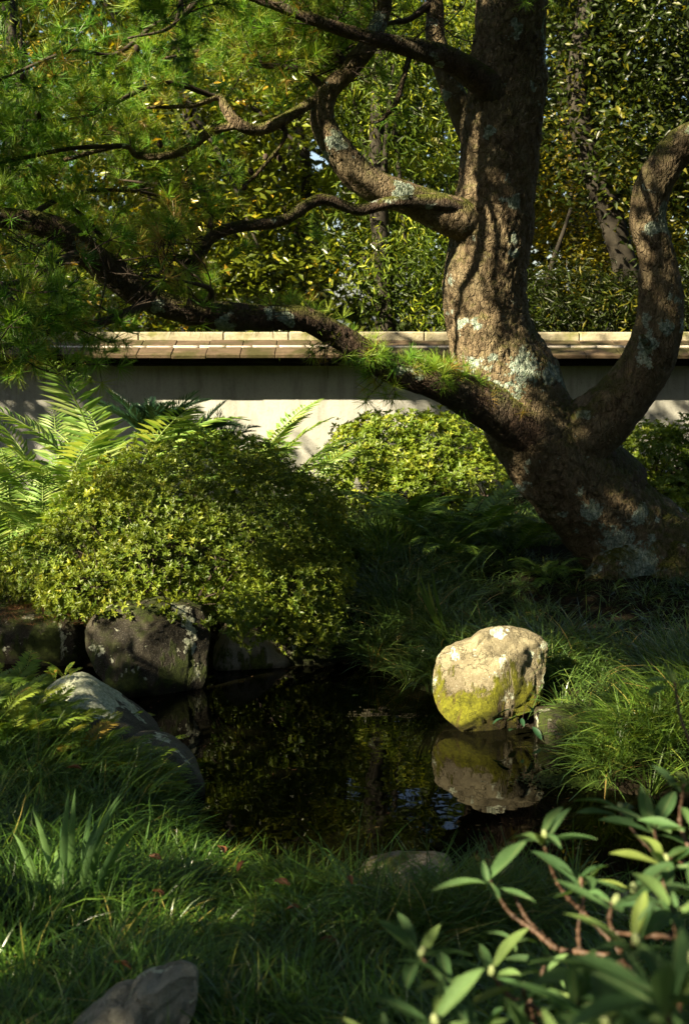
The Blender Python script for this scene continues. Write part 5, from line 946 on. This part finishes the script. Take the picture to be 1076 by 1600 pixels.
n = 34000; r0 = np.random.default_rng(99); pos = np.column_stack([r0.uniform(-16, 16, n), r0.uniform(22, 30, n), r0.uniform(0, 1, n) ** .8 * 12]); pos = pos[(fbm(pos, .35, 3, 3) > -.75) & open_sky(pos)]; n = len(pos)
v, f, r_ = scatter(*LW, pos, frames(r0.normal(size=(n, 3)), r0.random(n) * 6), r0.uniform(.3, .55, n)); tag(obj('woodland', mesh('woodland', v, None, f, M['bg_dark'], r_)), 'dark woodland closing the view far behind the wall', 'woodland', kind='stuff')

# unseen woodland ring added to cut the skylight; it is lower towards the sun
n = 26000; r0 = np.random.default_rng(98); az = r0.uniform(-math.pi, math.pi, n); rad = r0.uniform(11.5, 17, n); toward = np.cos(az - math.atan2(SUN[0], SUN[1])); hmax = np.where(toward > .75, 5.2, np.where(toward > .5, 8, 13))
pos = np.column_stack([np.sin(az) * rad, np.cos(az) * rad, r0.uniform(0, 1, n) * hmax]); pos = pos[(np.abs(pos[:, 0]) > .5 * pos[:, 1] + 3.2) | (pos[:, 1] < 0)]; pos = pos[(pos[:, 1] < 10) | (np.abs(pos[:, 0]) > 9.5)]; n = len(pos)
v, f, r_ = scatter(*LW, pos, frames(r0.normal(size=(n, 3)), r0.random(n) * 6), r0.uniform(.4, .7, n)); tag(obj('woodland', mesh('woodland', v, None, f, M['shade'], r_)), 'unseen dark woodland added round the garden to cut the skylight', 'woodland', kind='stuff')

# ------------------------------------------------------------------ unseen trees outside the frame, crowns shaped to shade the garden around the sunny places
r0 = np.random.default_rng(5); n = 170000
T = np.column_stack([r0.uniform(-2.6, 3.6, n), r0.uniform(1.2, 9.5, n), r0.uniform(0, 2.0, n)])
Tw = np.column_stack([r0.uniform(-4.2, 4.0, 50000), np.full(50000, 10.9) + r0.uniform(-.3, .2, 50000), r0.uniform(.4, 1.9, 50000)])
Tp = np.column_stack([r0.uniform(.0, 3.0, 12000), r0.uniform(5.5, 8.5, 12000), r0.uniform(2.0, 4.6, 12000)])
Tq = np.column_stack([r0.uniform(-3.5, -.95, 30000), np.full(30000, 11.), r0.uniform(.5, 1.6, 30000)])
T = np.vstack([T, Tw, Tp, Tq]); n = len(T); t_ = r0.uniform(3.5, 12.5, n); pos = T + SUN * t_[:, None]
off_ = ((pos[:, 0] < -.30 * np.maximum(pos[:, 1], 0) - .7) | (pos[:, 2] > CAMZ + .27 * pos[:, 1] + .6) & (pos[:, 0] < -.5)) & (pos[:, 2] > 2.2) & (pos[:, 2] < 9.5)
pos = pos[off_]; vol = fbm(pos, .9, 3, 21); pos = pos[vol > -.3]; pos = pos[r0.random(len(pos)) > sunlit(pos, .6, .06) * 1.0]
pos = pos[r0.permutation(len(pos))[:60000]]
cent = np.array([[-5.2, 1.0], [-6.3, 5.2], [-4.2, -2.4], [-3.9, 8.9]]); near_ = np.argmin(((pos[:, None, :2] - cent[None]) ** 2).sum(2), 1); print('shade leaves', len(pos))
extra = []  # trees added behind and to the right, out of view, to block skylight
for (x, y, cx, cy, h_, rx, ry, rz) in ((3.2, -3.2, 2.6, -1.6, 5.0, 2.6, 3.0, 1.9), (5.2, 2.2, 3.6, 3.0, 5.2, 2.9, 3.2, 1.9), (-.3, -4.6, .2, -2.8, 5.2, 3.0, 2.6, 1.9), (5.6, 7.0, 4.6, 7.2, 5.0, 2.4, 2.8, 2.2)):
    c_ = np.array([cx, cy, h_]) + unit(r0.normal(size=(150, 3))) * np.array([rx, ry, rz]) * (r0.random((150, 1)) ** .4); q = c_[r0.integers(0, 150, 9000)] + r0.normal(0, .34, (9000, 3)); q = q[(q[:, 2] > 1.2) & ~((q[:, 1] > -.4) & (q[:, 2] < 2.5 + .32 * q[:, 1]) & (np.abs(q[:, 0]) < .36 * q[:, 1] + .9))]; extra.append(((x, y), q[r0.random(len(q)) > sunlit(q, .6, .06)]))
sets = [(cent[k], pos[near_ == k]) for k in range(4)] + extra
labs = ('unseen tree left of the frame beside the near bank, crown shaped to dapple the light', 'unseen tree left of the frame beside the ferns, crown shaped to dapple the light', 'unseen tree behind and left of the camera, crown shaped to dapple the light', 'unseen tree left of the frame by the garden wall, crown shaped to dapple the light', 'unseen tree added behind and right of the camera to block skylight', 'unseen tree added right of the frame beside the near bank to block skylight', 'unseen tree added straight behind the camera to block skylight', 'unseen tree added right of the frame behind the pine to block skylight')
for k, (lab, (xy, q)) in enumerate(zip(labs, sets)):
    x0, y0 = xy
    if k < 4:
        zz = np.linspace(0, 5.2, 14)[:, None] * [0, 0, 1.]; best = min(((sunlit(np.array([x0 + dx + e_, y0 + dy, 0.]) + zz, .5, .12).sum() * 10 + abs(dx) + abs(dy), dx, dy) for dx in np.linspace(-1.6, .8, 9) for dy in np.linspace(-1.5, 1.5, 9) for e_ in (0.,))); x0 += best[1]; y0 += best[2]
    z0 = gz1(x0, y0); root = empty('shade_tree', (x0, y0, z0), lab, 'tree', 'unseen trees put outside the frame to shade the garden'); m_ = len(q)
    v, f, r_ = scatter(*LW, q, frames(r0.normal(size=(m_, 3)), r0.random(m_) * 6), r0.uniform(.09, .16, m_) * (1 if k < 4 else 1.9)); obj('crown', mesh('crown', v, None, f, M['shade'], r_), root, kind='stuff')
    h = 5.2; v, qq, t = tube(np.array([[x0, y0, z0 - .1], [x0 + .05, y0, 1.5], [x0 - .1, y0 + .1, 3.2], [x0, y0, h]]), np.array([.24, .18, .14, .05]), 40, 14, lambda uu, r, w, th: r * .12 * fbm(w, 6, 3, k)); obj('trunk', mesh('trunk', v, qq, t, M['far_bark'], smooth=True), root)
    j = -1; tries = 0
    while j < 5 and tries < 400:
        tries += 1; e = q[tries * 37 % m_]; b = np.array([x0, y0, 2.6 + (j + 1) * .35])
        if (sunlit(b + (e - b) * np.linspace(0, 1, 12)[:, None] + [0, 0, .1], .5, .08) > .05).any() or np.linalg.norm(e - b) > 2.8: continue
        j += 1; v, qq, t = tube(np.array([b, (b + e) / 2 + [0, 0, .2], e]), np.array([.06, .035, .012]), 14, 7); obj('limb', mesh('limb', v, qq, t, M['far_bark'], smooth=True), root)
_c = {}
for o in COL.objects:
    if o.type == 'MESH': k = o.name.split('.')[0]; _c[k] = _c.get(k, 0) + len(o.data.loops) - 2 * len(o.data.polygons)
print(sorted(_c.items(), key=lambda a: -a[1])[:16])
print('objects', len(COL.objects), 'tris', sum(len(o.data.loops) - 2 * len(o.data.polygons) for o in COL.objects if o.type == 'MESH'))
